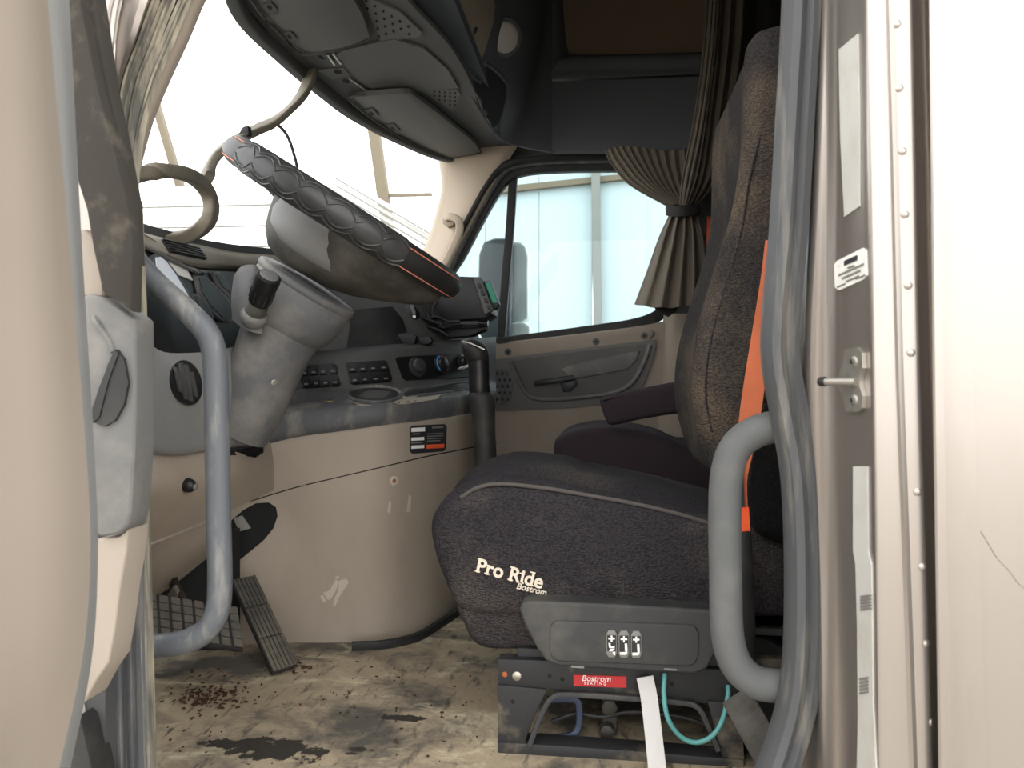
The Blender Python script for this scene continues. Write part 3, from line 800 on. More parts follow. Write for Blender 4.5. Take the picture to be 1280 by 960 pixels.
# left end: gauge cluster, hood, end panel, knee panel
clus = patch('gauge_panel', [[(150, 288, 1.13), (175, 302, 1.18), (205, 320, 1.26), (245, 336, 1.38), (300, 340, 1.55), (350, 342, 1.68)],
                             [(150, 345, 1.11), (175, 350, 1.16), (205, 362, 1.24), (245, 376, 1.36), (300, 385, 1.53), (350, 388, 1.66)],
                             [(150, 440, 1.10), (175, 448, 1.15), (205, 452, 1.22), (245, 456, 1.34), (300, 460, 1.50), (350, 465, 1.64)]], 'black_plastic', da, su=3, sv=4, thick=.02)
hood = patch('hood', [[(150, 282, 1.16), (170, 288, 1.22), (205, 297, 1.33), (250, 306, 1.46), (290, 314, 1.58), (330, 318, 1.68), (430, 325, 2.0), (520, 330, 2.4)],
                      [(150, 283, 1.12), (170, 290, 1.17), (203, 300, 1.28), (246, 312, 1.42), (290, 320, 1.55), (330, 324, 1.66), (430, 330, 1.97), (520, 335, 2.38)],
                      [(150, 290, 1.11), (170, 298, 1.155), (205, 314, 1.25), (248, 326, 1.40), (290, 331, 1.54), (330, 334, 1.65), (430, 338, 1.98), (520, 341, 2.38)],
                      [(150, 293, 1.125), (172, 303, 1.17), (207, 320, 1.265), (248, 334, 1.41), (290, 336, 1.56), (330, 338, 1.67), (430, 342, 2.0), (520, 344, 2.4)]], 'hub_dirty', da, su=4, sv=4, thick=.02)
hood.data.materials[0] = MATS['dash_top']
patch('dash_top', [[(150, 282, 1.16), (205, 297, 1.33), (290, 314, 1.58), (430, 325, 2.0), (520, 330, 2.4), (560, 338, 2.8)],
                   [Vector((-0.62, 0.95, 0.82)), Vector((-1.0, 1.25, 0.84)), Vector((-1.2, 1.7, .85)), Vector((-1.2, 2.1, .85)), Vector((-1.0, 2.6, .86)), Vector((-.62, 2.95, .88))]], 'dash_dark', da, su=4, sv=3, thick=.015)
gr = decal('defrost_grille', [(201, 300), (246, 311), (256, 325), (211, 316)], hood, 'black_plastic', da, off=.0005, thick=.002)
for k in range(5):
    v = (k + .5) / 5
    a = (201 + 10 * v, 300 + 16 * v); b = (246 + 10 * v, 311 + 14 * v)
    p0, n0 = hit(hood, *a); p1, n1 = hit(hood, *b)
    sweep('grille_slat', [p0 + n0 * .004, p1 + n1 * .004], rrect(.0016, .003, .0006, 1), 'rubber_dark', gr, sub=1, up=n0)
sweep('trim_line', [hit(clus, a, b)[0] + Vector((.004, -.004, 0)) for a, b in ((160, 298), (172, 304), (190, 313), (214, 326), (240, 338), (254, 342))], rrect(.007, .003, .002, 2), 'grey_plastic', da, sub=4)
def gauge(name, out, face, mm):
    b = decal('gauge_bezel', out, clus, 'dash_edge', da, off=.001, thick=.006, bevel=.002)
    decal('gauge_face', face, clus, mm, b, off=.0075, thick=.001)
gauge('g1', [(186, 320), (192, 317), (201, 322), (215, 340), (230, 362), (238, 382), (234, 386), (216, 370), (196, 350), (187, 333)], [(189, 323), (195, 322), (203, 329), (214, 344), (227, 365), (234, 379), (231, 381), (216, 366), (198, 349), (190, 335)], 'gauge_face')
cdg = decal('white_card', [(200, 320), (229, 333), (239, 351), (215, 342)], clus, 'print_white', None, off=.003, thick=.001)
tag(cdg, 'small white card tucked beside the pale gauge', 'card')
gauge('g2', [(241, 346), (250, 345), (264, 356), (281, 372), (290, 390), (288, 402), (274, 402), (258, 388), (246, 368)], [(244, 349), (251, 348), (264, 359), (279, 375), (286, 390), (284, 398), (274, 398), (260, 384), (248, 366)], 'gauge_dark')
gauge('g3', [(236, 368), (242, 367), (254, 380), (264, 396), (262, 402), (250, 396), (240, 382)], [(239, 371), (243, 371), (253, 382), (260, 396), (250, 392), (242, 380)], 'gauge_dark')
gauge('g4', [(262, 341), (270, 340), (282, 352), (288, 368), (282, 372), (272, 362)], [(265, 344), (270, 343), (280, 354), (284, 366), (274, 360)], 'gauge_dark')
endp = patch('end_panel', [[(150, 392, 1.05), (172, 408, 1.06), (184, 426, 1.08), (205, 440, 1.12), (240, 441, 1.20), (270, 438, 1.28), (310, 430, 1.42)],
                           [(150, 430, 1.03), (172, 440, 1.04), (190, 458, 1.06), (212, 465, 1.10), (240, 465, 1.18), (270, 465, 1.26), (310, 465, 1.40)],
                           [(150, 490, 1.02), (172, 490, 1.035), (192, 492, 1.055), (215, 492, 1.10), (240, 492, 1.17), (270, 492, 1.25), (310, 490, 1.39)],
                           [(150, 540, 1.03), (172, 548, 1.045), (192, 556, 1.07), (215, 559, 1.12), (240, 558, 1.19), (270, 552, 1.27), (310, 545, 1.40)],
                           [(150, 556, 1.06), (172, 562, 1.07), (192, 568, 1.09), (215, 570, 1.14), (240, 568, 1.21), (270, 562, 1.29), (310, 556, 1.42)]], 'end_grey', da, su=4, sv=4, thick=.015)
vent = decal('air_vent', ell(231, 479, 19, 28, 26, -14), endp, 'black_plastic', da, off=.0006, thick=.003, bevel=.001)
for k in range(4):
    dx = -10 + 6.5 * k
    hh = 22 if k in (1, 2) else 15
    decal('vent_slat', [(229 + dx - 3, 478 - hh + dx * .3), (230 + dx, 478 - hh + dx * .3), (236 + dx, 478 + hh + dx * .3), (233 + dx, 478 + hh + dx * .3)], vent, 'dash_dark', vent, off=.0005, thick=.003)
knee = patch('knee_panel', [[(150, 556, 1.07), (175, 563, 1.08), (200, 569, 1.11), (235, 568, 1.20), (270, 562, 1.29), (300, 566, 1.38), (318, 572, 1.45), (338, 552, 1.57)],
                            [(150, 600, 1.06), (175, 605, 1.07), (200, 605, 1.10), (235, 602, 1.18), (270, 596, 1.28), (300, 592, 1.39), (318, 588, 1.46), (342, 580, 1.58)],
                            [(150, 640, 1.09), (175, 640, 1.10), (200, 638, 1.14), (235, 632, 1.21), (270, 622, 1.31), (300, 612, 1.42), (318, 608, 1.49), (342, 602, 1.59)],
                            [(150, 690, 1.16), (175, 683, 1.17), (200, 674, 1.20), (235, 660, 1.26), (270, 645, 1.35), (300, 632, 1.45), (318, 624, 1.52), (342, 612, 1.60)]], 'tan_plastic', da, su=4, sv=4, thick=.012)
p, n = hit(knee, 232, 606)
lathe('brake_knob', p, n, [(0, .011), (.004, .012), (.012, .010), (.016, .006)], 'black_plastic', da)
lathe('brake_knob_stem', p + n * .012, n, [(0, .006), (.006, .0055), (.008, .003)], 'dash_edge', da)
decal('column_notch_shade', [(300, 556), (330, 556), (328, 566), (318, 572), (306, 568)], knee, 'under_dark', da, off=.001, thick=.001)  # dark patch painted as shade in the notch, nothing is cut
patch('lower_duct', [[(165, 690, 1.22), (200, 677, 1.24), (240, 661, 1.31), (290, 640, 1.43)], [(165, 720, 1.26), (200, 708, 1.29), (240, 690, 1.35), (280, 668, 1.45)], [(165, 752, 1.33), (195, 745, 1.36), (225, 725, 1.41), (268, 690, 1.48)]], 'tan_plastic', da, su=4, sv=4, thick=.012)
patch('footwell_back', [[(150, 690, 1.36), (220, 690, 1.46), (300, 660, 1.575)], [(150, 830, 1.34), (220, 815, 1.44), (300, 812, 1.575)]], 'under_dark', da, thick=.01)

# ================================================================== PEDALS
def pedal(name, label, c, ux, uy, w, h, nx, ny, mm, grid=True):
    t = thing(name, label, 'pedal', c)
    n = ux.cross(uy).normalized()
    if n.y > 0: n = -n
    q = lambda a, b: c + ux * a + uy * b
    plate = slab('pad', [q(-w, -h), q(w, -h), q(w, h), q(-w, h)], -n * .012, 'rubber_dark', t, bevel=.004)
    for i in range(nx):
        for j in range(ny):
            a0, a1 = -w + 2 * w * (i + .1) / nx, -w + 2 * w * (i + .9) / nx
            e_ = .06 if grid else .015
            b0, b1 = -h + 2 * h * (j + e_) / ny, -h + 2 * h * (j + 1 - e_) / ny
            slab('tread_block' if grid else 'tread_rib', [q(a0, b0) , q(a1, b0), q(a1, b1), q(a0, b1)], n * .004, mm, plate, bevel=.001, seg=1)
    return t
a1, a2 = P(357, 836, Z=.012), P(304, 722, 1.53)
ax = (a2 - a1)
ux = Vector((0.55, 0.8, 0.0)); ux = (ux - ax.normalized() * ux.dot(ax.normalized())).normalized()
pedal('accelerator_pedal', 'long ribbed black accelerator pedal standing on the muddy floor', (a1 + a2) / 2, ux, ax.normalized(), .027, ax.length / 2, 6, 3, 'pedal_rubber', False)
bc = P(243, 776, 1.24)
bp_ = pedal('brake_pedal', 'wide dusty brake pedal with square rubber treads', bc, Vector((.80, .35, -.22)).normalized(), Vector((-.42, .62, .50)).normalized(), .078, .045, 8, 5, 'pedal_rubber')
sweep('pedal_arm', [bc + Vector((-.03, .03, .01)), P(222, 740, 1.34), P(206, 700, 1.45)], rrect(.010, .006, .003), 'rubber_dark', bp_, sub=3)
sweep('pedal_bracket', [P(225, 760, 1.30), P(216, 738, 1.33)], rrect(.012, .004, .002), 'metal', bp_, sub=2)

# ================================================================== STEERING WHEEL AND COLUMN
WY = 1.38
A, B = P(305, 193, WY), P(569, 361, WY)
W = (A + B) / 2
u1 = (B - A).normalized()
R = (B - A).length / 2
u2 = Vector((0, 1, 0))
nW = u1.cross(u2)
if nW.z < 0: nW = -nW
nW.normalize()
u2 = (u2 - u1 * u2.dot(u1)).normalized()
sw = thing('steering_wheel', 'black steering wheel with scalloped grip cover and orange stitching', 'steering wheel', W)
ring = lambda th, rad, h: W + (u1 * math.cos(th) + u2 * math.sin(th)) * rad + nW * h
def torus(name, r0, th0, th1, nth, nph, m, rf=None, closed=False):
    secs = []
    for i in range(nth + (0 if closed else 1)):
        th = th0 + (th1 - th0) * i / nth
        row = []
        for k in range(nph):
            ph = 2 * math.pi * k / nph
            r = r0 * (rf(th, ph) if rf else 1)
            row.append(ring(th, R - .022 + r * math.cos(ph), r * math.sin(ph)))
        secs.append(row)
    if closed: secs.append(secs[0])
    return loft(name, secs, m, sw, caps=not closed, smooth=50)
torus('rim', .0258, 0, 2 * math.pi, 96, 16, 'leather_black', closed=True)
def scal(th, ph):
    a = math.sin(th * 26)
    wv = .5 + .5 * math.sin(2 * ph + th * 26)
    return 1 + .012 * abs(math.sin(th * 17))
torus('grip_cover', .0275, math.radians(237), math.radians(318), 110, 28, 'grip_grey', scal)
torus('grip_cover', .0275, math.radians(40), math.radians(140), 60, 16, 'grip_grey', scal)
for ph in (40, -42):
    f = math.radians(ph)
    for a0, a1 in ((195, 239), (317, 388)):
        sweep('stitching', [ring(math.radians(a), R - .022 + .0263 * math.cos(f), .0263 * math.sin(f)) for a in range(a0, a1, 3)], circ(.0009, 6), 'stitch', sw, sub=1)
for sgn_ in (1, -1):
    for lo_ph, amp in ((.15, .55), (.62, .40)):
        sweep('scallop_ridge', [ring(math.radians(a), R - .022 + .0277 * math.cos(sgn_ * (lo_ph + amp * abs(math.sin(math.radians(a - 237) * 15.5)))), .0277 * math.sin(sgn_ * (lo_ph + amp * abs(math.sin(math.radians(a - 237) * 15.5))))) for a in [237 + k * .45 for k in range(181)]], circ(.0016, 6), 'grip_grey', sw, sub=1)
def esec(s, ru, ry, du=0, n=32, pw=1.0):
    c = W - nW * s + u1 * du
    return [c + u1 * ru * math.cos(2 * math.pi * k / n) + u2 * ry * math.sin(2 * math.pi * k / n) for k in range(n)]
loft('hub', [esec(.0, .10, .10, .03), esec(.006, .14, .12, .04), esec(.015, .175, .135, .045), esec(.035, .18, .135, .045), esec(.06, .165, .13, .035), esec(.09, .13, .115, .01), esec(.115, .09, .09, -.01), esec(.125, .06, .06, -.02)], 'hub_dirty', sw)
loft('hub_cover', [esec(.006, .06, .09, -.0), esec(.010, .085, .12, -.0), esec(.020, .105, .144, -.006), esec(.05, .112, .148, -.004), esec(.074, .108, .142, .0), esec(.090, .095, .128, .01), esec(.10, .06, .09, .02)], 'hub_cover', sw)
for a in (0, 180):
    th = math.radians(a)
    sweep('spoke', [ring(th, R - .03, 0), ring(th, R * .7, -.02), ring(th, R * .45, -.035)], rrect(.03, .008, .006), 'hub_dirty', sw, sub=4, up=nW)

co = thing('steering_column', 'grey plastic steering column shroud with stubby control stalk', 'steering column', W - nW * .5)
loft('upper_shroud', [esec(.135, .06, .06, .0), esec(.14, .088, .075, .0), esec(.152, .098, .085, .0), esec(.185, .100, .088, -.002), esec(.215, .094, .085, -.004), esec(.24, .078, .075, -.004), esec(.25, .06, .06, -.004)], 'column_plastic', co)
loft('shroud_lip', [esec(.138, .094, .081, .0), esec(.141, .100, .087, .0), esec(.149, .1015, .0885, .0), esec(.154, .098, .085, .0)], 'column_plastic', co)
loft('lower_shroud', [esec(.225, .080, .078, -.002), esec(.265, .070, .074, .004), esec(.31, .066, .072, .012), esec(.36, .063, .069, .022), esec(.41, .060, .066, .03), esec(.445, .056, .06, .034)], 'column_plastic', co)
sb, st_ = P(318, 393, 1.275), P(342, 330, 1.225)
ax = (st_ - sb)
lathe('stalk_housing', sb - ax * .15, ax, [(0, .020), (.012, .024), (.018, .022), (.022, .018)], 'column_plastic', co)
patch('stalk_ear', [[(292, 345, 1.29), (302, 333, 1.285), (318, 331, 1.29), (326, 338, 1.30)], [(289, 372, 1.28), (300, 370, 1.27), (312, 370, 1.27), (324, 372, 1.285)], [(290, 400, 1.285), (300, 408, 1.275), (312, 414, 1.275), (328, 418, 1.29)]], 'column_plastic', co, su=5, sv=5, thick=.03)
lathe('stalk_neck', sb, ax, [(0, .019), (.025, .017), (.03, .014)], 'hub_dirty', co)
kn = lathe('stalk_knob', sb + ax.normalized() * .024, ax, [(0, .014), (.004, .0185), (.03, .0198), (.052, .0215), (.060, .0205), (.062, .017), (.0615, .001)], 'black_plastic', co, 28)
lathe('knob_cap', sb + ax.normalized() * .0845, ax, [(0, .0165), (.002, .016), (.003, .012)], 'column_plastic', kn, 24)
for k in range(12):
    a = 2 * math.pi * k / 12
    e1 = ax.normalized().cross(UP).normalized(); e2 = ax.normalized().cross(e1)
    d = e1 * math.cos(a) + e2 * math.sin(a)
    b0 = sb + ax.normalized() * .032
    sweep('knob_rib', [b0 + d * .0188, b0 + ax.normalized() * .022 + d * .0196], circ(.0016, 6), 'rubber_dark', kn, sub=1)
stud('shroud_screw', [c for c in co.children if c.name.startswith('lower')][0], 343, 478, .006, .002, 'foil', co)

# ================================================================== GEAR LEVER
gl = thing('gear_lever', 'black gear lever with silver-edged knob beside the climate dials', 'gear lever', P(607, 590, 1.82))
def gsec(px, py, w, d=None, n=18, Y=1.80):
    c = P(px, py, Y); k = (c - CAM).dot(FW) / F
    return [c + Vector((math.cos(2 * math.pi * i / n) * w * k, math.sin(2 * math.pi * i / n) * (d or w) * k, 0)) for i in range(n)]
loft('knob', [gsec(588, 424, 4), gsec(588, 426, 11), gsec(591, 431, 15.5), gsec(594, 438, 17), gsec(596, 446, 16), gsec(598, 452, 13), gsec(598, 456, 11)], 'leather_black', gl)
loft('grip', [gsec(598, 450, 13.5), gsec(599, 465, 13), gsec(599, 480, 13), gsec(600, 490, 14), gsec(600, 495, 12)], 'black_plastic', gl)
loft('boot', [gsec(600, 488, 12), gsec(601, 494, 16), gsec(602, 501, 17), gsec(604, 515, 15), gsec(605, 540, 14), gsec(607, 570, 14), gsec(609, 600, 14.5), gsec(611, 640, 16)], 'rubber_dark', gl)
sweep('silver_edge', [P(a, b, 1.765) for a, b in ((577, 427), (585, 428), (595, 432), (606, 437))], rrect(.0015, .0012, .0005, 1), 'foil', gl, sub=3)

# ================================================================== RADIO GEAR ON THE DASH
rd = thing('radio', 'black two-way radio box lashed on top of the dash', 'radio', P(575, 398, 2.15))
prism('body', [(538, 368), (552, 352), (566, 345), (600, 346), (608, 362), (613, 378), (615, 392), (606, 398), (560, 401), (544, 396)], 2.12, .12, 'radio_black', rd, bevel=.006)
prism('face_frame', [(591, 346), (600, 346), (616, 388), (606, 393)], 2.10, .02, 'dash_dark', rd, bevel=.002)
for k in range(4):
    prism('key', [(596 + k * 4, 354 + k * 9), (600 + k * 4, 354 + k * 9), (602 + k * 4, 360 + k * 9), (598 + k * 4, 360 + k * 9)], 2.094, .008, 'radio_black', rd, bevel=.001)
ds = thing('display_unit', 'small display with a green screen beside the radio', 'display', P(615, 385, 2.2))
prism('case', [(600, 352), (612, 351), (624, 380), (620, 386), (612, 387)], 2.14, .04, 'radio_black', ds, bevel=.003)
prism('screen', [(606, 353), (612, 352.5), (622, 378), (616, 379)], 2.137, .003, 'screen_green', ds)
bk = thing('radio_bracket', 'black clamp bracket and cables under the radio', 'bracket', P(570, 420, 2.1))
prism('plate', [(536, 402), (604, 401), (607, 405), (606, 412), (588, 420), (560, 422), (544, 414)], 2.08, .06, 'radio_black', bk, bevel=.004)
sweep('lever', [(545, 411, 2.07), (575, 408, 2.07), (604, 407, 2.07)], rrect(.006, .005, .002), 'black_gloss', bk, sub=2)
sweep('knob', [(598, 404, 2.065), (610, 405, 2.065)], circ(.010, 12), 'black_gloss', bk, sub=1)
for k, pth in enumerate((((505, 384), (512, 396), (530, 398), (548, 405)), ((508, 390), (524, 404), (546, 412), (560, 420)), ((520, 382), (533, 392), (540, 404), (556, 410)), ((530, 400), (545, 396), (560, 402), (575, 402)), ((545, 378), (540, 392), (552, 408), (548, 420)))):
    sweep('cable', [(a, b, 2.02 + .01 * k) for a, b in pth], circ(.005, 8), 'radio_black', bk, sub=5)
mc = thing('microphone', 'black hand microphone tucked below the steering wheel hub', 'microphone', P(512, 396, 2.0))
prism('body', [(502, 382), (514, 380), (521, 390), (520, 398), (506, 400), (502, 394)], 1.98, .04, 'radio_black', mc, bevel=.005)
stud('clip', mc.children[0], 503, 396, .005, .004, 'foil', mc)
prism('talk_bar', [(512, 381), (517, 381), (520, 393), (516, 394)], 1.972, .01, 'dash_edge', mc, bevel=.002)
wj = thing('wiring_block', 'small black wiring connector block low on the dash', 'connector', P(505, 432, 1.95))
prism('body', [(489, 423), (500, 417), (512, 416), (520, 420), (518, 430), (492, 433)], 1.93, .03, 'radio_black', wj, bevel=.003)
for k in range(4):
    prism('pin', [(491 + k * 1, 423 + k * 2.3), (498, 421.5 + k * 2.3), (498, 423 + k * 2.3), (491 + k * 1, 424.3 + k * 2.3)], 1.926, .004, 'print_grey', wj)
prism('plug', [(522, 424), (536, 420), (540, 426), (536, 430), (524, 431)], 1.945, .03, 'radio_black', wj, bevel=.003)

# ================================================================== DRIVER SEAT
ds_ = thing('truck_seat', 'charcoal woven driver seat with dusty cushion and side control panel', 'seat', P(770, 940, 1.4, ) * 1.0)
ds_.location = Vector((0.12, 1.45, 0.0))
def xz(outline, Y, subd=3):
    return cr([P(a, b, Y) for a, b in outline], subd, True)
def pillow(name, outline, Yref, slices, m, parent, subd=3, dipf=None, caps=True):
    """side outline (px at depth Yref) carried across the seat; slices are (Y, inset in metres, lift)"""
    base = xz(outline, Yref, subd)
    n = len(base)
    nor = []
    for i in range(n):
        t = base[(i + 1) % n] - base[i - 1]
        v = Vector((t.z, 0, -t.x))
        nor.append(v.normalized() if v.length > 1e-9 else Vector((0, 0, 0)))
    area = sum(base[i].x * base[(i + 1) % n].z - base[(i + 1) % n].x * base[i].z for i in range(n))
    sg = -1 if area > 0 else 1
    secs = []
    for (Y, ins, lift) in slices:
        row = []
        for i, p in enumerate(base):
            q = p + nor[i] * sg * ins
            q = Vector((q.x, Y, q.z))
            if dipf:
                q = dipf(q, Y)
            q.z += lift
            row.append(q)
        secs.append(row)
    return loft(name, secs, m, parent, caps, smooth=60)
cush = [(620, 601), (588, 606), (560, 620), (543, 640), (538, 662), (544, 695), (556, 728), (570, 756), (600, 770), (700, 772), (820, 772), (960, 772), (1015, 765), (1020, 710), (990, 680), (940, 662), (885, 648), (840, 636), (790, 625), (740, 616), (680, 606)]
def dip(q, Y):
    w = (Y - 1.47) / .25
    if q.z > .30:
        q.z += .018 * (1 - w * w) * (1 if q.x < -.05 else .4) - .012 * math.exp(-((Y - 1.29) / .035) ** 2)
    return q
cu = pillow('cushion', cush, 1.21, [(1.195, .022, 0), (1.199, .012, 0), (1.207, .004, 0), (1.22, 0, 0), (1.25, -.002, 0), (1.28, 0, 0), (1.31, 0, 0), (1.36, 0, 0), (1.42, 0, 0), (1.48, 0, 0), (1.54, 0, 0), (1.60, 0, 0), (1.65, .003, 0), (1.69, .012, 0), (1.71, .03, 0), (1.715, .05, 0)], 'seat_fabric', ds_, dipf=dip)
sweep('piping', [(576, 622, 1.202), (596, 610, 1.202), (625, 605, 1.204), (680, 610, 1.204), (740, 620, 1.204), (800, 631, 1.204), (850, 643, 1.204), (890, 655, 1.204)], circ(.0032, 8), 'piping', cu, sub=5)
pillow('cushion_skirt', [(573, 752), (580, 780), (590, 800), (606, 810), (640, 812), (760, 812), (900, 812), (905, 760), (760, 748), (640, 748)], 1.21, [(1.205, .012, 0), (1.215, 0, 0), (1.3, 0, 0), (1.6, 0, 0), (1.67, .01, 0)], 'seat_fabric', ds_)
back_o = [(922, 120), (905, 130), (899, 160), (897, 200), (895, 245), (885, 305), (868, 360), (852, 415), (844, 465), (846, 515), (858, 550), (872, 575), (895, 592), (930, 600), (975, 600), (1000, 560), (1010, 480), (1012, 300), (1006, 180), (996, 132), (975, 118), (950, 116)]
def bdip(q, Y):
    w = (Y - 1.47) / .25
    k = max(0, min(1, (q.z - .42) / .1)) * max(0, min(1, (1.2 - q.z) / .3))
    fr_ = max(0, min(1, (.26 - q.x) / .06))
    q.x += .035 * max(0, 1 - (w * 1.15) ** 4) * k * fr_
    # shoulders narrow towards the headrest
    return q
bk_ = pillow('backrest', back_o, 1.52, [(1.203, .026, 0), (1.208, .018, 0), (1.218, .009, 0), (1.235, .001, 0), (1.26, -.002, 0), (1.29, 0, 0), (1.33, 0, 0), (1.40, 0, 0), (1.47, 0, 0), (1.54, 0, 0), (1.60, 0, 0), (1.64, 0, 0), (1.67, .004, 0), (1.69, .014, 0), (1.70, .035, 0)], 'seat_back_fabric', ds_, dipf=bdip)
sweep('back_seam', [(962, 120, 1.208), (950, 170, 1.206), (936, 230, 1.206), (926, 290, 1.206), (906, 360, 1.206), (888, 430, 1.206), (882, 490, 1.206), (890, 540, 1.207)], circ(.0016, 8), 'seat_fabric', bk_, sub=5)
pillow('side_guard', [(1000, 400), (978, 440), (962, 490), (950, 540), (940, 590), (938, 640), (950, 668), (990, 676), (1040, 670), (1060, 500), (1050, 400)], 1.20, [(1.172, .018, 0), (1.178, .006, 0), (1.19, 0, 0), (1.23, 0, 0)], 'seat_side_black', ds_)
# embroidered lettering on the cushion side
def on_side(px, py, Y=1.1935):
    return P(px, py, Y)
o0, o1 = on_side(594, 714), on_side(679, 736)
text('embroidery', 'Pro Ride', o0, o1 - o0, Vector((0, -1, 0)), .0305, 'thread_cream', ds_, .0012, 0, .0007)
def glyph_spans(body, size):
    """left and right of each letter, so the slab serifs sit on its stems"""
    def bounds(b_):
        c = bpy.data.curves.new('measure', 'FONT'); c.body = b_; c.size = size; c.offset = .0007; c.extrude = .0012
        t_ = bpy.data.objects.new('measure', c); me = bpy.data.meshes.new_from_object(t_)
        r_ = (min(v.co.x for v in me.vertices), max(v.co.x for v in me.vertices), max(v.co.y for v in me.vertices)) if len(me.vertices) else None
        bpy.data.objects.remove(t_); bpy.data.meshes.remove(me)
        return r_
    out = []
    for k, ch_ in enumerate(body):
        one = bounds(ch_)
        right = bounds(body[:k + 1])[1]
        out.append((right - (one[1] - one[0]), right, 0, one[2]) if one else None)
    return out
gx = (o1 - o0).normalized(); gz = Vector((0, -1, 0)); gy = gz.cross(gx).normalized()
if gy.z < 0: gy = -gy
for ch, sp_ in zip('Pro Ride', glyph_spans('Pro Ride', .0305)):
    if not sp_ or ch in 'oe ':
        continue
    x0, x1, y0, y1 = sp_
    st = .0022
    spots = {'P': ((x0 + st, 0), (x0 + st, y1)), 'r': ((x0 + st, 0), (x0 + st * .4, y1)), 'R': ((x0 + st, 0), (x0 + st, y1), (x1 - .001, 0)), 'i': ((x0 + st, 0), (x0 + st * .4, .0155)), 'd': ((x1 - st * .4, 0), (x1 - st * 1.6, y1))}[ch]
    for sx_, sy_ in spots:
        sy_ = sy_ if sy_ < .001 else sy_ - .0016
        c_ = o0 + gx * sx_ + gy * sy_ + gz * .0002
        hw = .0042
        slab('serif', [c_ - gx * hw, c_ + gx * hw, c_ + gx * hw + gy * .0020, c_ - gx * hw + gy * .0020], gz * .0012, 'thread_cream', ds_)
o0, o1 = on_side(645, 735.5), on_side(679, 743.5)
text('embroidery', 'Bostrom', o0, o1 - o0, Vector((0, -1, 0)), .0135, 'thread_cream', ds_, .0010, .2, .0002)
# plastic control panel
cp = prism('control_panel', [(649, 762), (652, 754), (664, 751), (760, 755), (886, 762), (896, 768), (898, 790), (894, 818), (884, 836), (868, 843), (700, 833), (682, 826), (668, 806), (656, 782)], 1.155, .06, 'seat_plastic', ds_, bevel=.009, seg=4)
ip = prism('control_inset', [(692, 777), (700, 776), (862, 781), (870, 784), (874, 792), (873, 822), (868, 831), (860, 833), (700, 827), (691, 824), (687, 815), (687, 784)], 1.1515, .008, 'seat_plastic', cp, bevel=.003, seg=3)
for k in range(3):
    cx_ = 764.5 + 15.4 * k
    cy_ = 805 + .6 * k
    bt = prism('rocker_button', [(cx_ - 6.7, cy_ - 12), (cx_ - 4, cy_ - 17), (cx_ + 4, cy_ - 17), (cx_ + 6.7, cy_ - 12), (cx_ + 6.7, cy_ + 12), (cx_ + 4, cy_ + 17), (cx_ - 4, cy_ + 17), (cx_ - 6.7, cy_ + 12)], 1.1475, .006, 'button_grey', cp, bevel=.0015)
    prism('button_face', [(cx_ - 5.5, cy_ - 11), (cx_ + 5.5, cy_ - 11), (cx_ + 5.5, cy_ + 9), (cx_ - 5.5, cy_ + 9)], 1.1468, .002, 'button_black', cp)
    prism('plus_mark', [(cx_ - 4, cy_ - 7.6), (cx_ + 4, cy_ - 7.6), (cx_ + 4, cy_ - 5.6), (cx_ - 4, cy_ - 5.6)], 1.1462, .001, 'print_white', cp)
    prism('plus_mark', [(cx_ - 1, cy_ - 10.5), (cx_ + 1, cy_ - 10.5), (cx_ + 1, cy_ - 2.7), (cx_ - 1, cy_ - 2.7)], 1.1461, .001, 'print_white', cp)
    if k == 0:
        for seg_ in ([(-4, -1), (-1.5, -1), (-1, 3), (4, 3), (3.5, 5), (-3, 5)], [(-2, 6), (4, 6), (1, 9), (-3, 9)], [(1, 10), (4.5, 10), (4.5, 14), (2.5, 14)]):
            prism('seat_icon', [(cx_ + a, cy_ + b) for a, b in seg_], 1.146, .001, 'print_white', cp)
    else:
        prism('seat_icon', [(cx_ + 1, cy_ - 1), (cx_ + 4, cy_ - 1), (cx_ + 4.5, cy_ + 9), (cx_ + 1.5, cy_ + 9)], 1.146, .001, 'print_white', cp)
        prism('seat_icon', [(cx_ - 5, cy_ + 10), (cx_ + 4.5, cy_ + 9.5), (cx_ + 3, cy_ + 13), (cx_ - 4.5, cy_ + 13)], 1.146, .001, 'print_white', cp)
for a, b in ((722, 834), (838, 837)):
    prism('panel_clip', [(a - 8, b - 1.6), (a + 8, b - .6), (a + 8, b + 1.6), (a - 8, b + .6)], 1.153, .004, 'button_grey', cp)
# suspension base
bs = prism('base_rail', [(622, 824), (690, 826), (920, 838), (924, 884), (880, 880), (690, 862), (622, 856)], 1.185, .03, 'seat_base_metal', ds_, bevel=.003)
prism('base_leg', [(621, 856), (684, 862), (676, 880), (664, 905), (654, 936), (622, 940)], 1.18, .03, 'seat_base_metal', ds_, bevel=.003)
prism('base_leg', [(884, 876), (926, 880), (932, 965), (908, 965), (898, 930)], 1.18, .03, 'seat_base_metal', ds_, bevel=.003)
prism('base_foot', [(622, 928), (660, 930), (780, 938), (905, 948), (930, 950), (930, 966), (780, 955), (622, 944)], 1.175, .04, 'seat_base_metal', ds_, bevel=.003)
sweep('opening_lip', [(898, 938, 1.176), (884, 905, 1.176), (872, 884, 1.176), (850, 878, 1.176), (780, 872, 1.176), (710, 868, 1.176), (690, 872, 1.176), (678, 890, 1.176), (668, 915, 1.176), (662, 932, 1.176)], rrect(.004, .004, .0015), 'seat_plastic', bs, sub=5)
box('far_rail', (-.12, 1.62, 0), (.30, 1.66, .10), 'seat_base_metal', ds_, .004)
box('base_top', (-.14, 1.2, .12), (.34, 1.66, .155), 'seat_base_metal', ds_, .005)
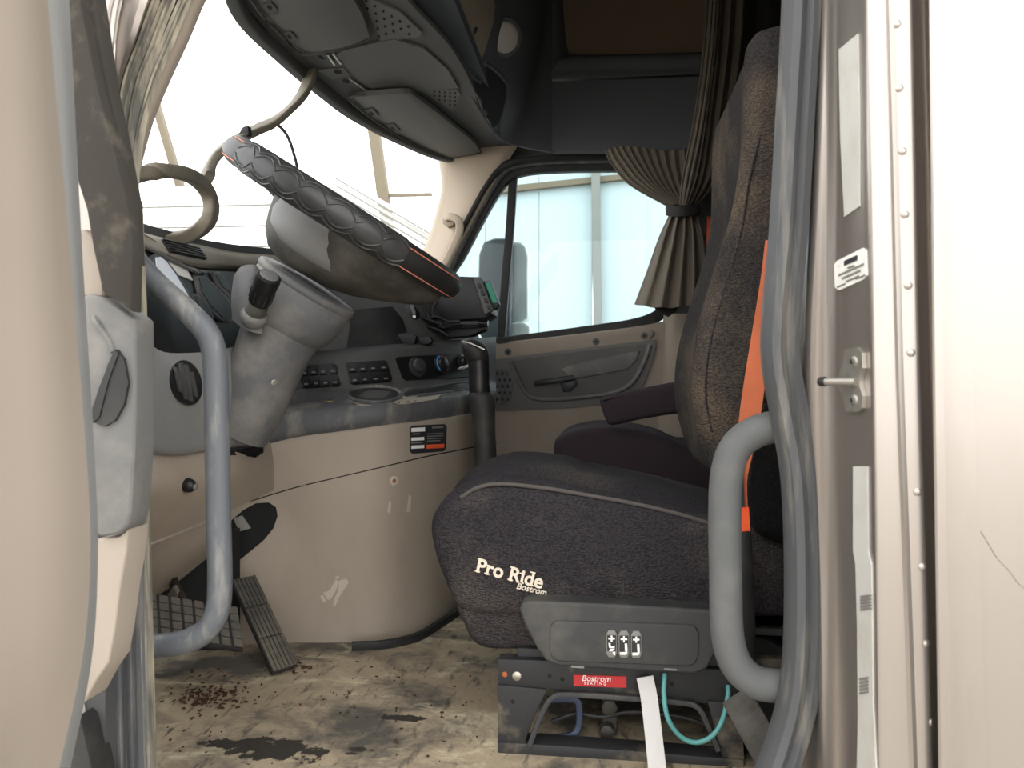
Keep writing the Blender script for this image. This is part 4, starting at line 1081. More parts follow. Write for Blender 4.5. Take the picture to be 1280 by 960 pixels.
lathe('air_bag', Vector((.14, 1.46, .02)), UP, [(0, .05), (.01, .06), (.03, .064), (.05, .056), (.06, .064), (.09, .06), (.10, .05)], 'rubber_dark', ds_)
vp = P(762, 905, 1.26)
box('valve_body', (vp.x - .012, 1.255, .0), (vp.x + .012, 1.28, .07), 'hub_dirty', ds_, .004)
lathe('valve_nut', Vector((vp.x, 1.25, .05)), Vector((0, -1, 0)), [(-.004, .014), (.008, .013), (.010, .008)], 'hub_dirty', ds_, 6)
lathe('rusty_fitting', Vector((vp.x - .004, 1.25, .012)), Vector((0, -1, 0)), [(-.004, .012), (.012, .011), (.014, .006)], 'hub_dirty', ds_, 12)
sweep('air_line', [(690, 902, 1.25), (720, 892, 1.25), (752, 896, 1.25), (790, 890, 1.25), (850, 896, 1.25), (880, 905, 1.25)], circ(.004, 8), 'rubber_dark', ds_, sub=5)
stud('bolt', bs, 646, 845, .0075, .004, 'metal', ds_)
stud('rust_spot', bs, 631, 843, .0045, .002, 'rust', ds_)
for a, b in ((687, 845), (840, 855), (703, 849)):
    stud('bolt_hole', bs, a, b, .004, .0012, 'under_dark', ds_)
stud('bolt_hole', ds_.children[-9] if False else [c for c in ds_.children if c.name.startswith('base_leg')][0], 641, 877, .0042, .0012, 'under_dark', ds_)
nl = decal('maker_plate', [(717, 843), (783, 845), (783, 859), (717, 857)], bs, 'print_red', ds_, thick=.001)
nl['label'] = 'red plate with white lettering'
p0, p1 = P(727, 851, 1.1825), P(772, 852.5, 1.1825)
text('plate_lettering', 'Bostrom', p0, p1 - p0, Vector((0, -1, 0)), .0125, 'print_white', nl, .0003, .2)
p0, p1 = P(730, 855.5, 1.1825), P(772, 857, 1.1825)
text('plate_lettering', 'S E A T I N G', p0, p1 - p0, Vector((0, -1, 0)), .006, 'print_white', nl, .0003)
for path in (((930, 728, 1.25), (960, 705, 1.25), (1000, 672, 1.25)), ((930, 742, 1.24), (960, 736, 1.24), (1010, 728, 1.24)), ((930, 786, 1.23), (960, 788, 1.23), (1010, 790, 1.23))):
    sweep('recline_bar', list(path), rrect(.006, .009, .003), 'seat_plastic', ds_, sub=3)
prism('rear_bracket', [(905, 790), (960, 800), (1010, 830), (1010, 990), (935, 985), (925, 880), (905, 850)], 1.22, .25, 'under_dark', ds_, bevel=.004)
stud('pivot_bolt', [c for c in ds_.children if c.name.startswith('rear_bracket')][0], 926, 872, .011, .012, 'metal', ds_)

sb_ = thing('seat_belt', 'orange seat belt hanging over the driver seat side', 'seat belt', P(930, 830, 1.14))
patch('webbing', [[(957, 300, 1.165), (976, 300, 1.165)], [(951, 350, 1.16), (974, 352, 1.16)], [(938, 430, 1.155), (962, 432, 1.155)], [(927, 500, 1.15), (953, 505, 1.15)], [(921, 555, 1.15), (942, 562, 1.15)], [(918, 600, 1.15), (934, 600, 1.15)], [(918, 640, 1.15), (935, 640, 1.15)]], 'belt_orange', sb_, su=4, sv=5, thick=.0025)
patch('lower_webbing', [[(917, 634, 1.144), (936, 634, 1.144)], [(918, 668, 1.144), (938, 666, 1.144)]], 'belt_bright', sb_, su=2, sv=2, thick=.003)
prism('care_label', [(916, 570), (928, 572), (931, 634), (917, 634)], 1.142, .002, 'print_dark', sb_)
for k in range(6):
    prism('label_print', [(921, 580 + 8.5 * k), (924 + (k % 2) * 3, 580 + 8.5 * k), (924 + (k % 2) * 3, 581.5 + 8.5 * k), (921, 581.5 + 8.5 * k)], 1.1412, .001, 'print_grey', sb_)
prism('buckle_sleeve', [(917, 666), (940, 664), (944, 740), (946, 832), (928, 838), (916, 820)], 1.14, .02, 'black_plastic', sb_, bevel=.004)
tb = sweep('anchor_strap', [(920, 870, 1.12), (940, 905, 1.08), (965, 950, 1.04), (990, 1000, 1.0)], rrect(.022, .004, .002), 'hub_dirty', None, sub=4)
tag(tb, 'short taupe anchor strap running down by the seal at lower right', 'strap')

ws_ = sweep('tether_strap', [(806, 846, 1.165), (811, 870, 1.16), (816, 910, 1.135), (822, 965, 1.09), (828, 1020, 1.04)], rrect(.0125, .0012, .0005), 'strap_white', None, sub=5)
tag(ws_, 'white webbing strap dangling from the seat control panel', 'strap')
hz = tube('air_hose', [(831, 842, 1.17), (830, 868, 1.155), (835, 898, 1.145), (850, 920, 1.145), (870, 928, 1.145), (890, 920, 1.145), (903, 900, 1.15), (910, 870, 1.16), (910, 858, 1.172)], .0037, 'hose_teal', None, 6, 10)
tag(hz, 'looping teal air hose under the driver seat', 'hose')
bl_ = sweep('blue_loop', [P(a, b, y) for a, b, y in ((684, 874, 1.225), (718, 874, 1.225), (724, 884, 1.225), (723, 908, 1.225), (714, 919, 1.222), (692, 922, 1.22), (674, 921, 1.22))], rrect(.005, .0045, .002), 'strap_blue', None, sub=6)
tag(bl_, 'dark blue plastic loop inside the seat base opening', 'loop')

# ================================================================== PASSENGER SEAT
ps = thing('truck_seat', 'dark plum passenger seat behind the driver seat', 'seat', Vector((.25, 2.6, 0)))
pillow('cushion', [(692, 556), (700, 545), (720, 537), (750, 533), (790, 536), (830, 545), (860, 558), (920, 565), (920, 640), (860, 650), (760, 640), (710, 620), (694, 585)], 2.30, [(2.285, .025, 0), (2.292, .012, 0), (2.305, .003, 0), (2.33, 0, 0), (2.4, 0, 0), (2.5, 0, 0), (2.6, 0, 0), (2.7, 0, 0), (2.76, .006, 0), (2.79, .025, 0)], 'passenger_fabric', ps)
pillow('backrest', [(918, 300), (908, 380), (902, 450), (898, 520), (902, 570), (915, 590), (970, 590), (990, 500), (985, 250), (960, 230), (935, 240)], 2.36, [(2.32, .03, 0), (2.33, .012, 0), (2.36, 0, 0), (2.5, .0, 0), (2.64, 0, 0), (2.68, .008, 0), (2.70, .03, 0)], 'passenger_fabric', ps)
pillow('armrest', [(750, 502), (753, 497), (770, 492), (800, 486), (845, 477), (880, 474), (880, 516), (845, 517), (800, 524), (766, 531), (757, 524)], 2.24, [(2.215, .012, 0), (2.22, .004, 0), (2.23, 0, 0), (2.26, 0, 0), (2.275, .004, 0), (2.28, .012, 0)], 'passenger_fabric', ps)
box('base', (-.02, 2.36, 0), (.42, 2.74, .26), 'under_dark', ps, .01)
ob = sweep('passenger_belt', [(889, 264, 2.69), (888, 300, 2.69), (888, 350, 2.69), (889, 480, 2.69)], rrect(.012, .001, .0004, 1), 'belt_bright', None, sub=3)
tag(ob, 'sliver of red-orange passenger belt between curtain and seat', 'seat belt')

# ================================================================== PASSENGER DOOR AND FAR WINDOW
pd = thing('door_2', 'closed passenger door with grey insert and tan trim', 'door', Vector((-.4, 2.93, 0.2)), kind='structure')
DY = 2.90
pan = patch('tan_panel', [[(540, 440, DY), (620, 428, DY), (700, 419, DY), (790, 408, DY), (830, 402, DY), (862, 396, DY)],
                          [(540, 450, DY - .03), (620, 437, DY - .03), (700, 428, DY - .03), (790, 417, DY - .03), (830, 410, DY - .03), (862, 404, DY - .03)],
                          [(540, 520, DY - .03), (620, 512, DY - .03), (700, 505, DY - .03), (790, 495, DY - .03), (830, 490, DY - .03), (862, 486, DY - .03)],
                          [(540, 568, DY - .02), (620, 558, DY - .02), (700, 543, DY - .02), (790, 528, DY - .02), (830, 520, DY - .02), (862, 515, DY - .02)],
                          [(540, 660, DY), (620, 660, DY), (700, 660, DY), (790, 660, DY), (830, 660, DY), (862, 660, DY)]], 'tan_plastic', pd, su=3, sv=4, thick=.04)
sill_ = prism('sill_rail', [(560, 440), (612, 431), (640, 427), (745, 415), (800, 409), (812, 410), (818, 416), (812, 426), (745, 434), (650, 446), (560, 456)], DY - .045, .03, 'tan_plastic', pd, bevel=.006)
ins = patch('grey_insert', [[(560, 458, DY - .045), (614, 450, DY - .045), (660, 444, DY - .045), (720, 436, DY - .045), (780, 429, DY - .045), (821, 424, DY - .045)],
                            [(560, 480, DY - .05), (614, 475, DY - .05), (660, 465, DY - .05), (720, 458, DY - .05), (780, 452, DY - .05), (817, 446, DY - .05)],
                            [(560, 500, DY - .05), (614, 496, DY - .05), (660, 492, DY - .05), (720, 485, DY - .05), (780, 478, DY - .05), (808, 472, DY - .05)],
                            [(560, 518, DY - .04), (614, 514, DY - .04), (660, 512, DY - .04), (720, 509, DY - .04), (770, 502, DY - .04), (798, 494, DY - .04)]], 'grey_plastic', pd, su=4, sv=4, thick=.02)
ins.data.materials[0] = mat('insert_grey', (106, 103, 100), .65, dirt=(120, 114, 106), dscale=5, dlo=.5, dhi=.8, damt=.5, bump=.15, bscale=800)
rcs = decal('armrest_recess_shade', [(640, 452), (660, 448), (720, 440), (790, 432), (812, 430), (806, 452), (790, 478), (770, 490), (720, 496), (670, 499), (655, 490)], ins, 'dash_dark', pd, off=.0005, thick=.003, bevel=.002)  # raised sheet coloured darker to stand for shade in the recess
rcs.data.materials[0] = mat('recess_shade_grey', (84, 82, 80), .6, dirt=(112, 104, 94), dscale=7, dlo=.5, dhi=.75, damt=.6)
sweep('recess_lip', [hit(ins, a, b)[0] + Vector((0, -.004, 0)) for a, b in ((638, 452), (652, 482), (664, 496), (690, 499), (730, 496), (770, 490), (792, 476), (806, 450), (812, 431))], circ(.009, 10), 'insert_grey', pd, sub=5) if False else None
sweep('recess_lip', [hit(ins, a, b)[0] + Vector((0, -.004, 0)) for a, b in ((638, 452), (652, 482), (664, 496), (690, 499), (730, 496), (770, 490), (792, 476), (806, 450), (812, 431))], circ(.009, 10), 'grey_plastic', pd, sub=5)
hd = sweep('door_handle', [(668, 479, DY - .075), (690, 476, DY - .08), (718, 472, DY - .07)], rrect(.010, .008, .004), 'black_plastic', pd, sub=4)
prism('handle_cup', [(700, 478), (718, 472), (722, 480), (714, 489), (704, 490)], DY - .066, .01, 'black_plastic', hd, bevel=.003)
prism('grab_shelf', [(700, 462), (714, 456), (790, 440), (800, 438), (796, 450), (784, 462), (740, 470), (716, 474)], DY - .062, .02, 'grey_plastic', pd, bevel=.006)
sp = decal('speaker_grille', [(612, 464), (620, 461), (634, 463), (642, 480), (640, 498), (632, 506), (612, 507)], ins, 'insert_grey' if False else 'dash_edge', pd, off=.0005, thick=.003, bevel=.001)
for j in range(5):
    for i in range(4):
        a, b = 615 + i * 6.5 + (j % 2) * 3, 467 + j * 8
        if a < 638:
            decal('grille_hole', ell(a, b, 2, 2.4, 6), sp, 'rubber_dark', sp, off=.0003, thick=.0004)
for a, b in ((635, 440), (745, 427), (805, 420)):
    stud('screw_cap', sill_, a, b, .014, .003, 'dash_edge', pd)
    stud('screw', sill_, a, b, .006, .0042, 'rubber_dark', pd)
stud('lock_pin', pan, 826, 402, .006, .02, 'black_plastic', pd)
prism('vent_slot', [(622, 428), (636, 426), (636, 428), (622, 430)], DY - .047, .003, 'rubber_dark', pd)
# window frame of the passenger door, glass and divider
sweep('window_frame', [(558, 350, 2.90), (576, 318, 2.90), (598, 276, 2.90), (620, 238, 2.90), (638, 219, 2.90), (665, 211, 2.90), (720, 208, 2.90), (790, 208, 2.90), (826, 212, 2.90), (842, 226, 2.90), (844, 300, 2.90), (842, 370, 2.90), (826, 392, 2.90), (796, 405, 2.90), (740, 414, 2.90), (650, 426, 2.90), (600, 432, 2.90), (570, 432, 2.90), (556, 400, 2.90)], rrect(.022, .02, .006), 'rubber_dark', pd, sub=5, closed=True)
sweep('divider_bar', [(642, 215, 2.905), (638, 280, 2.905), (632, 350, 2.905), (626, 432, 2.905)], rrect(.016, .014, .004), 'rubber_dark', pd, sub=3)
wg = prism('window_2', [(556, 400), (558, 350), (576, 318), (598, 276), (620, 238), (638, 219), (665, 210), (790, 207), (840, 215), (844, 300), (842, 390), (740, 416), (600, 434)], 2.925, .005, 'glass_side')
tag(wg, 'tinted passenger side window glass', 'window', kind='structure')
# soft seal round the door aperture
t4 = thing('trim_4', 'black rubber seal arching over the passenger window', 'door seal', P(640, 210, 2.85), kind='structure')
sweep('outer_bead', [(548, 345, 2.86), (566, 310, 2.86), (588, 268, 2.86), (608, 232, 2.86), (624, 212, 2.86), (645, 202, 2.86), (690, 197, 2.86), (760, 195, 2.86), (850, 194, 2.86)], circ(.016, 10), 'rubber_dark', t4, sub=5)
sweep('inner_bead', [(556, 346, 2.875), (573, 313, 2.875), (596, 268, 2.875), (616, 234, 2.875), (632, 213, 2.875), (655, 205, 2.875), (700, 201, 2.875), (770, 200, 2.875), (850, 199, 2.875)], circ(.014, 10), 'dash_edge', t4, sub=5)
prism('corner_filler', [(612, 176), (700, 176), (700, 206), (650, 208), (636, 216), (626, 230)], 2.895, .03, 'shell_dark', t4)
# passenger pillar trim
t5 = thing('trim_5', 'tan windscreen pillar trim beside the passenger window', 'pillar', P(560, 340, 2.87), kind='structure')
patch('pillar_cover', [[(546, 176, 2.96), (552, 176, 2.93), (585, 174, 2.87), (635, 174, 2.845), (650, 178, 2.86)],
                       [(549, 204, 2.96), (556, 206, 2.93), (588, 204, 2.87), (622, 200, 2.845), (636, 200, 2.86)],
                       [(552, 236, 2.96), (557, 238, 2.93), (583, 236, 2.87), (603, 236, 2.845), (612, 238, 2.86)],
                       [(541, 280, 2.96), (545, 282, 2.93), (564, 280, 2.87), (580, 278, 2.845), (590, 280, 2.86)],
                       [(524, 325, 2.96), (528, 327, 2.93), (544, 325, 2.87), (556, 322, 2.845), (566, 324, 2.86)],
                       [(500, 380, 2.96), (505, 382, 2.93), (520, 380, 2.87), (532, 378, 2.845), (542, 380, 2.86)]], 'tan_pillar', t5, su=4, sv=4, thick=.012)
ph = thing('pillar_handle', 'small tan grab handle screwed to the passenger pillar', 'grab handle', P(565, 300, 2.8))
sweep('bar', [(556, 273, 2.83), (563, 271, 2.80), (573, 276, 2.785), (574, 290, 2.785), (568, 306, 2.785), (558, 326, 2.785), (548, 345, 2.80)], rrect(.014, .010, .006), 'tan_pillar', ph, sub=6)
prism('mounting_pad', [(554, 269), (566, 268), (568, 280), (560, 284), (553, 279)], 2.815, .04, 'tan_pillar', ph, bevel=.005)
stud('screw', ph.children[1], 560, 275, .008, .003, 'rust', ph)
# rear jamb of the passenger door
t6 = thing('trim_6', 'tan rear post of the passenger door behind the seat', 'pillar', P(850, 450, 2.9), kind='structure')
patch('post', [[(830, 392, 2.88), (848, 392, 2.85), (885, 392, 2.86), (940, 392, 2.9)], [(824, 450, 2.88), (842, 450, 2.85), (885, 450, 2.86), (940, 450, 2.9)], [(822, 600, 2.88), (840, 600, 2.85), (885, 600, 2.86), (940, 600, 2.9)]], 'tan_plastic', t6, su=4, sv=4, thick=.03)
patch('upper_post', [[(838, 190, 2.9), (870, 190, 2.88), (940, 190, 2.92)], [(838, 395, 2.9), (870, 395, 2.88), (940, 395, 2.92)]], 'shell_dark', t6, su=4, sv=4, thick=.03)

# ================================================================== OVERHEAD
oh = thing('overhead_console', 'dark overhead console with speaker grilles and cubby painted dark', 'console', P(520, 60, Z=1.5))
Z_ = lambda a, b, z: P(a, b, Z=z)
und = patch('underside', [[Z_(228, -70, 1.455), Z_(300, 0, 1.455), Z_(352, 58, 1.455), Z_(402, 100, 1.455), Z_(445, 133, 1.455), Z_(505, 166, 1.455), Z_(556, 186, 1.455), Z_(600, 194, 1.455)],
                          [Z_(270, -75, 1.46), Z_(345, -8, 1.46), Z_(395, 48, 1.46), Z_(440, 86, 1.46), Z_(475, 112, 1.46), Z_(530, 148, 1.46), Z_(575, 172, 1.46), Z_(606, 185, 1.46)],
                          [Z_(330, -90, 1.45), Z_(410, -30, 1.45), Z_(462, 22, 1.45), Z_(505, 60, 1.45), Z_(532, 86, 1.45), Z_(566, 118, 1.45), Z_(592, 148, 1.45), Z_(614, 168, 1.45)],
                          [Z_(380, -100, 1.43), Z_(460, -50, 1.43), Z_(520, 12, 1.43), Z_(560, 55, 1.43), Z_(580, 86, 1.43), Z_(595, 118, 1.43), Z_(606, 142, 1.43), Z_(622, 160, 1.43)]], 'headliner', oh, su=4, sv=4, thick=.01)
fascia = patch('rear_fascia', [[(380, -140, 1.45), (460, -52, 1.62), (520, 10, 1.80), (560, 54, 1.97), (582, 88, 2.12), (597, 120, 2.26), (610, 150, 2.42), (632, 178, 2.66), (690, 190, 2.76)],
                               [(420, -150, 1.46), (500, -70, 1.63), (552, -5, 1.82), (582, 38, 2.0), (600, 72, 2.16), (622, 104, 2.32), (640, 128, 2.50), (655, 146, 2.68), (690, 155, 2.76)],
                               [(470, -170, 1.52), (545, -95, 1.70), (585, -30, 1.88), (606, 16, 2.06), (622, 52, 2.22), (640, 76, 2.38), (655, 94, 2.55), (668, 104, 2.70), (690, 106, 2.76)],
                               [(540, -230, 1.6), (600, -150, 1.8), (620, -80, 2.0), (636, -40, 2.15), (650, -10, 2.30), (662, 20, 2.45), (672, 40, 2.60), (680, 50, 2.72), (690, 54, 2.78)],
                               [(620, -300, 1.6), (640, -260, 1.8), (650, -200, 2.0), (660, -160, 2.15), (670, -120, 2.30), (678, -90, 2.45), (684, -60, 2.60), (688, -40, 2.72), (692, -30, 2.80)]], 'overhead_dark', oh, su=4, sv=4, thick=.015)
decal('flat_lid', [(420, 66), (430, 60), (492, 46), (530, 58), (560, 84), (574, 108), (530, 112), (470, 114), (448, 96)], und, 'visor', oh, off=.002, thick=.004, bevel=.002)
g1 = decal('speaker_grille', [(450, -12), (468, -2), (500, 12), (528, 38), (524, 44), (476, 50)], und, 'visor', oh, off=.002, thick=.003)
g2 = decal('speaker_grille', [(528, 112), (572, 110), (576, 116), (566, 138), (556, 132)], und, 'visor', oh, off=.002, thick=.003)
for j in range(6):
    for i in range(5):
        a, b = 461 + j * 10.5 + i * 1.2 - 3, 1 + i * 9.5 + j * 6.4
        if b < 47 - (a - 476) * .12 and b > (a - 452) * .62 - 8 and a < 522:
            decal('grille_hole', ell(a, b, 2.0, 1.5, 6, 40), g1, 'under_dark', g1, off=.0003, thick=.0006)
for j in range(5):
    for i in range(4):
        a, b = 543 + j * 6.5, 114.5 + i * 5 + j * .4
        if a < 570 and b < 112 + (a - 528) * .62:
            decal('grille_hole', ell(a, b, 1.4, 1.1, 6, 40), g2, 'under_dark', g2, off=.0003, thick=.0006)
cb_ = decal('cubby', [(575, 142), (592, 98), (606, 80), (630, 100), (634, 112), (626, 148), (616, 163), (600, 158)], fascia, 'under_dark', oh, off=.0008, thick=.001)  # flat patch, the cubby's inner shade painted on the fascia
sweep('cubby_rim', [hit(fascia, a, b)[0] + Vector((0, -.004, 0)) for a, b in ((575, 142), (592, 98), (606, 80), (630, 100), (634, 112), (626, 148), (616, 163), (600, 158))], circ(.007, 8), 'overhead_dark', oh, sub=4, closed=True)
dl = decal('lens_plate', [(566, -10), (610, -12), (617, 6), (614, 30), (606, 58), (600, 74), (590, 62), (572, 24)], fascia, 'taupe_lens', oh, off=.001, thick=.004, bevel=.002)
stud('lens_switch', dl, 594, 38, .010, .004, 'rubber_dark', oh)
p, n = hit(fascia, 631, 47)
p = p + (CAM - p).normalized() * .03
dm = thing('dome_light', 'round clouded reading lamp set in the overhead console', 'lamp', p)
n = (n * .5 + (CAM - p).normalized()).normalized()
lathe('lens', p - n * .004, n, [(0, .046), (.006, .044), (.014, .034), (.019, .018), (.020, .004)], 'lamp_lens', dm)
lathe('bezel', p - n * .004, n, [(0, .056), (.005, .054), (.007, .046)], 'overhead_dark', dm)
for a, b in ((403, 71), (422, 89), (433, 101)):
    decal('mount_hole', ell(a, b, 5, 2.6, 10, 15), und, 'under_dark', oh, off=.0006, thick=.0006)
prism_m = decal('mount_plate', [(396, 86), (430, 83), (437, 92), (415, 98)], und, 'visor', oh, off=.001, thick=.003, bevel=.001)
decal('mount_hole', ell(422, 89.5, 5, 2.6, 10, 10), prism_m, 'under_dark', oh, off=.0006, thick=.0006)
for a, b in (((409, 65), (418, 78)), ((416, 64), (426, 77)), ((436, 95), (466, 116))):
    sweep('chrome_rod', [hit(und, *a)[0] + Vector((0, 0, -.006)), hit(und, *b)[0] + Vector((0, 0, -.006))], circ(.003, 8), 'foil', oh, sub=1)

def visor(label, rows, clips):
    t = thing('sun_visor', label, 'sun visor', Z_(*rows[1][1], 1.44), 'sun visors under the header')
    b = patch('pad', [[Z_(a, b, z) for (a, b), z in zip(r, (zz,) * len(r))] for r, zz in zip(rows, (1.448, 1.430, 1.426, 1.430))], 'visor', t, su=5, sv=5, thick=.016)
    edge = [P_ for P_ in rows[0]] + [r[-1] for r in rows[1:]] + rows[-1][::-1][1:] + [r[0] for r in rows[1:-1]][::-1]
    sweep('edge_welt', [Z_(*e, 1.44) for e in edge], circ(.004, 8), 'headliner', t, sub=3, closed=True)
    for a, c in clips:
        cl_ = decal('clip', [(a - 9, c - 7), (a + 1, c - 9), (a + 9, c), (a + 7, c + 7), (a - 2, c + 6)], b, 'headliner', t, off=.0006, thick=.004, bevel=.0015)
        decal('clip_slot', ell(a - 1, c - 1, 3.6, 2.2, 8, 35), cl_, 'under_dark', cl_, off=.0004, thick=.0005)
    return t
visor('grey padded sun visor on the driver side at top left', [[(262, -60), (300, -18), (330, 22), (356, 48), (378, 68)], [(320, -70), (352, -20), (378, 20), (400, 46), (415, 62)], [(360, -80), (388, -25), (410, 14), (428, 38), (440, 56)], [(398, -85), (424, -32), (442, 0), (454, 22), (462, 46)]], ((338, 10), (363, 47)))
visor('grey padded sun visor on the passenger side beside the tan pillar', [[(436, 122), (462, 146), (495, 168), (530, 188), (553, 199)], [(470, 119), (495, 142), (525, 163), (555, 183), (572, 196)], [(500, 117), (528, 140), (555, 160), (578, 178), (588, 193)], [(514, 117), (545, 140), (570, 160), (590, 176), (601, 190)]], ((465, 143), (492, 162)))

# side locker above the passenger window
sk_ = thing('side_locker', 'dark side locker panel above the passenger window', 'locker', P(780, 190, 2.78))
patch('door_panel', [[(691, 193, 2.84), (760, 192, 2.84), (840, 190, 2.84), (906, 188, 2.84)], [(690, 188, 2.765), (760, 188, 2.765), (840, 186, 2.765), (906, 184, 2.765)], [(690, 145, 2.755), (760, 145, 2.755), (840, 144, 2.755), (906, 142, 2.755)], [(690, 102, 2.76), (760, 100, 2.76), (840, 97, 2.76), (906, 94, 2.76)]], 'overhead_dark', sk_, su=3, sv=4, thick=.02)
patch('ledge', [[(686, 99, 2.775), (760, 97, 2.775), (840, 94, 2.775), (906, 91, 2.775)], [(690, 88, 2.74), (760, 86, 2.74), (840, 84, 2.74), (906, 80, 2.74)], [(700, 74, 2.735), (760, 72, 2.735), (840, 70, 2.735), (906, 68, 2.735)], [(706, 68, 2.78), (760, 68, 2.78), (840, 66, 2.78), (906, 64, 2.78)]], 'overhead_dark', sk_, su=3, sv=4, thick=.02)
patch('recess_back', [[(690, 90, 2.88), (800, 88, 2.88), (906, 84, 2.88)], [(690, 20, 2.88), (800, 20, 2.88), (906, 20, 2.88)], [(690, -60, 2.9), (800, -60, 2.9), (906, -60, 2.9)]], 'shelf_brown', sk_, su=3, sv=3, thick=.02)
patch('recess_side', [[(684, 100, 2.77), (700, 74, 2.80), (712, 72, 2.88)], [(680, 40, 2.77), (698, 36, 2.80), (706, 36, 2.88)], [(676, -60, 2.77), (692, -60, 2.80), (700, -60, 2.88)]], 'overhead_dark', sk_, su=4, sv=4, thick=.015)

# ================================================================== CURTAIN
cu_ = thing('curtain', 'taupe curtain gathered with a dark tie beside the far window', 'curtain', P(850, 385, 2.6))
def pleat(amp, n, ph=0):
    return lambda p, u, v: p + Vector((0, amp * math.sin(u * n * 2 * math.pi + ph) * (1 - .3 * v), 0)) 
patch('gathered_swag', [[(757, 188, 2.62), (775, 183, 2.60), (800, 184, 2.60), (830, 188, 2.62), (862, 186, 2.66), (880, 186, 2.70)],
                        [(764, 203, 2.62), (784, 199, 2.59), (808, 203, 2.59), (834, 210, 2.61), (862, 210, 2.65), (878, 210, 2.70)],
                        [(787, 230, 2.62), (805, 226, 2.59), (822, 228, 2.59), (842, 232, 2.61), (862, 232, 2.65), (874, 232, 2.68)],
                        [(836, 258, 2.62), (841, 256, 2.60), (846, 255, 2.60), (853, 255, 2.61), (862, 256, 2.63), (868, 257, 2.66)]], 'curtain', cu_, su=16, sv=8, thick=.004, fn=pleat(.008, 13))
patch('hanging_fall', [[(888, -60, 2.50), (898, -60, 2.46), (908, -60, 2.50), (935, -60, 2.62)], [(880, 60, 2.50), (890, 60, 2.46), (900, 60, 2.50), (928, 60, 2.62)], [(868, 150, 2.52), (879, 150, 2.48), (890, 150, 2.52), (915, 150, 2.62)], [(854, 220, 2.55), (866, 220, 2.52), (880, 220, 2.55), (900, 220, 2.62)], [(850, 257, 2.57), (856, 257, 2.55), (864, 257, 2.57), (872, 258, 2.60)]], 'curtain', cu_, su=14, sv=8, thick=.004, fn=pleat(.02, 6))
patch('lower_tail', [[(838, 266, 2.60), (845, 266, 2.57), (855, 266, 2.57), (864, 266, 2.58), (872, 266, 2.62)], [(824, 295, 2.60), (838, 295, 2.56), (854, 295, 2.56), (868, 295, 2.58), (882, 295, 2.64)], [(808, 340, 2.60), (828, 340, 2.54), (850, 340, 2.55), (870, 340, 2.58), (888, 340, 2.64)], [(793, 380, 2.60), (818, 384, 2.53), (846, 384, 2.54), (870, 380, 2.58), (890, 378, 2.64)]], 'curtain', cu_, su=14, sv=8, thick=.004, fn=pleat(.018, 5, 1.0))
sweep('tie_band', [(834, 262, 2.60), (844, 264, 2.54), (858, 263, 2.53), (872, 262, 2.58), (868, 260, 2.66), (848, 260, 2.68)], rrect(.018, .004, .002), 'curtain_band', cu_, sub=5, up=Vector((.001, 0, 1)) , closed=True) if False else None
sweep('tie_band', [(833, 262, 2.60), (845, 264, 2.535), (859, 263, 2.53), (873, 262, 2.58), (868, 260, 2.66), (846, 260, 2.68)], rrect(.003, .018, .002), 'curtain_band', cu_, sub=5, up=UP, closed=True)
sweep('tie_cord', [(870, 262, 2.60), (882, 266, 2.62), (896, 268, 2.66)], rrect(.004, .010, .002), 'curtain_band', cu_, sub=4, up=UP)
prism('dark_lining', [(818, 382), (846, 382), (844, 390), (836, 396), (820, 388)], 2.61, .02, 'curtain_band', cu_, bevel=.003)
dk = thing('sleeper_curtain', 'dark folded sleeper curtain hanging behind the driver seat', 'curtain', P(905, 400, 2.75))
patch('folds', [[(893, -80, 2.80), (910, -80, 2.74), (930, -80, 2.76), (1000, -80, 2.78)], [(890, 200, 2.80), (905, 200, 2.74), (920, 200, 2.76), (1000, 200, 2.78)], [(888, 480, 2.80), (900, 480, 2.74), (920, 480, 2.76), (1000, 480, 2.78)]], 'curtain_band', dk, su=12, sv=4, thick=.004, fn=pleat(.02, 8))

# ================================================================== LOOSE SEAL AND CORD BY THE WINDSCREEN
ls = thing('loose_seal', 'loose strip of windscreen seal looping down behind the wheel', 'rubber strip', P(225, 300, 1.4))
sweep('hanging_strip', [(392, 78, 2.10), (386, 100, 2.06), (374, 124, 2.0), (348, 148, 1.9), (318, 164, 1.82), (288, 180, 1.74), (270, 197, 1.68), (260, 214, 1.62), (258, 228, 1.58)], rrect(.024, .009, .005), 'seal_loose', ls, sub=6, up=Vector((.3, 1, .2)), scale=lambda t: .85 + .3 * t)
sweep('loop', [(150, 226, 1.18), (172, 219, 1.22), (200, 214, 1.28), (230, 217, 1.36), (252, 230, 1.43), (263, 250, 1.46), (262, 272, 1.45), (248, 288, 1.42), (226, 297, 1.38), (200, 300, 1.34)], rrect(.0125, .013, .005), 'seal_loose', ls, sub=6, up=Vector((0, 1, .4)))
cdr = tube('dash_cord', [(318, 160, 1.86), (332, 155, 1.86), (346, 156, 1.87), (358, 168, 1.88), (366, 188, 1.88), (372, 214, 1.88), (376, 260, 1.90), (380, 322, 1.95)], .0042, 'rubber_dark', None, 6, 8)
tag(cdr, 'thin black cord hanging from the loose seal to the dash', 'cord')
hk = prism('seal_clip', [(297, 168), (303, 158), (310, 156), (311, 168), (304, 174)], 1.76, .02, 'rubber_dark', None, bevel=.004)
tag(hk, 'small black clip on the loose seal above the wheel', 'clip')

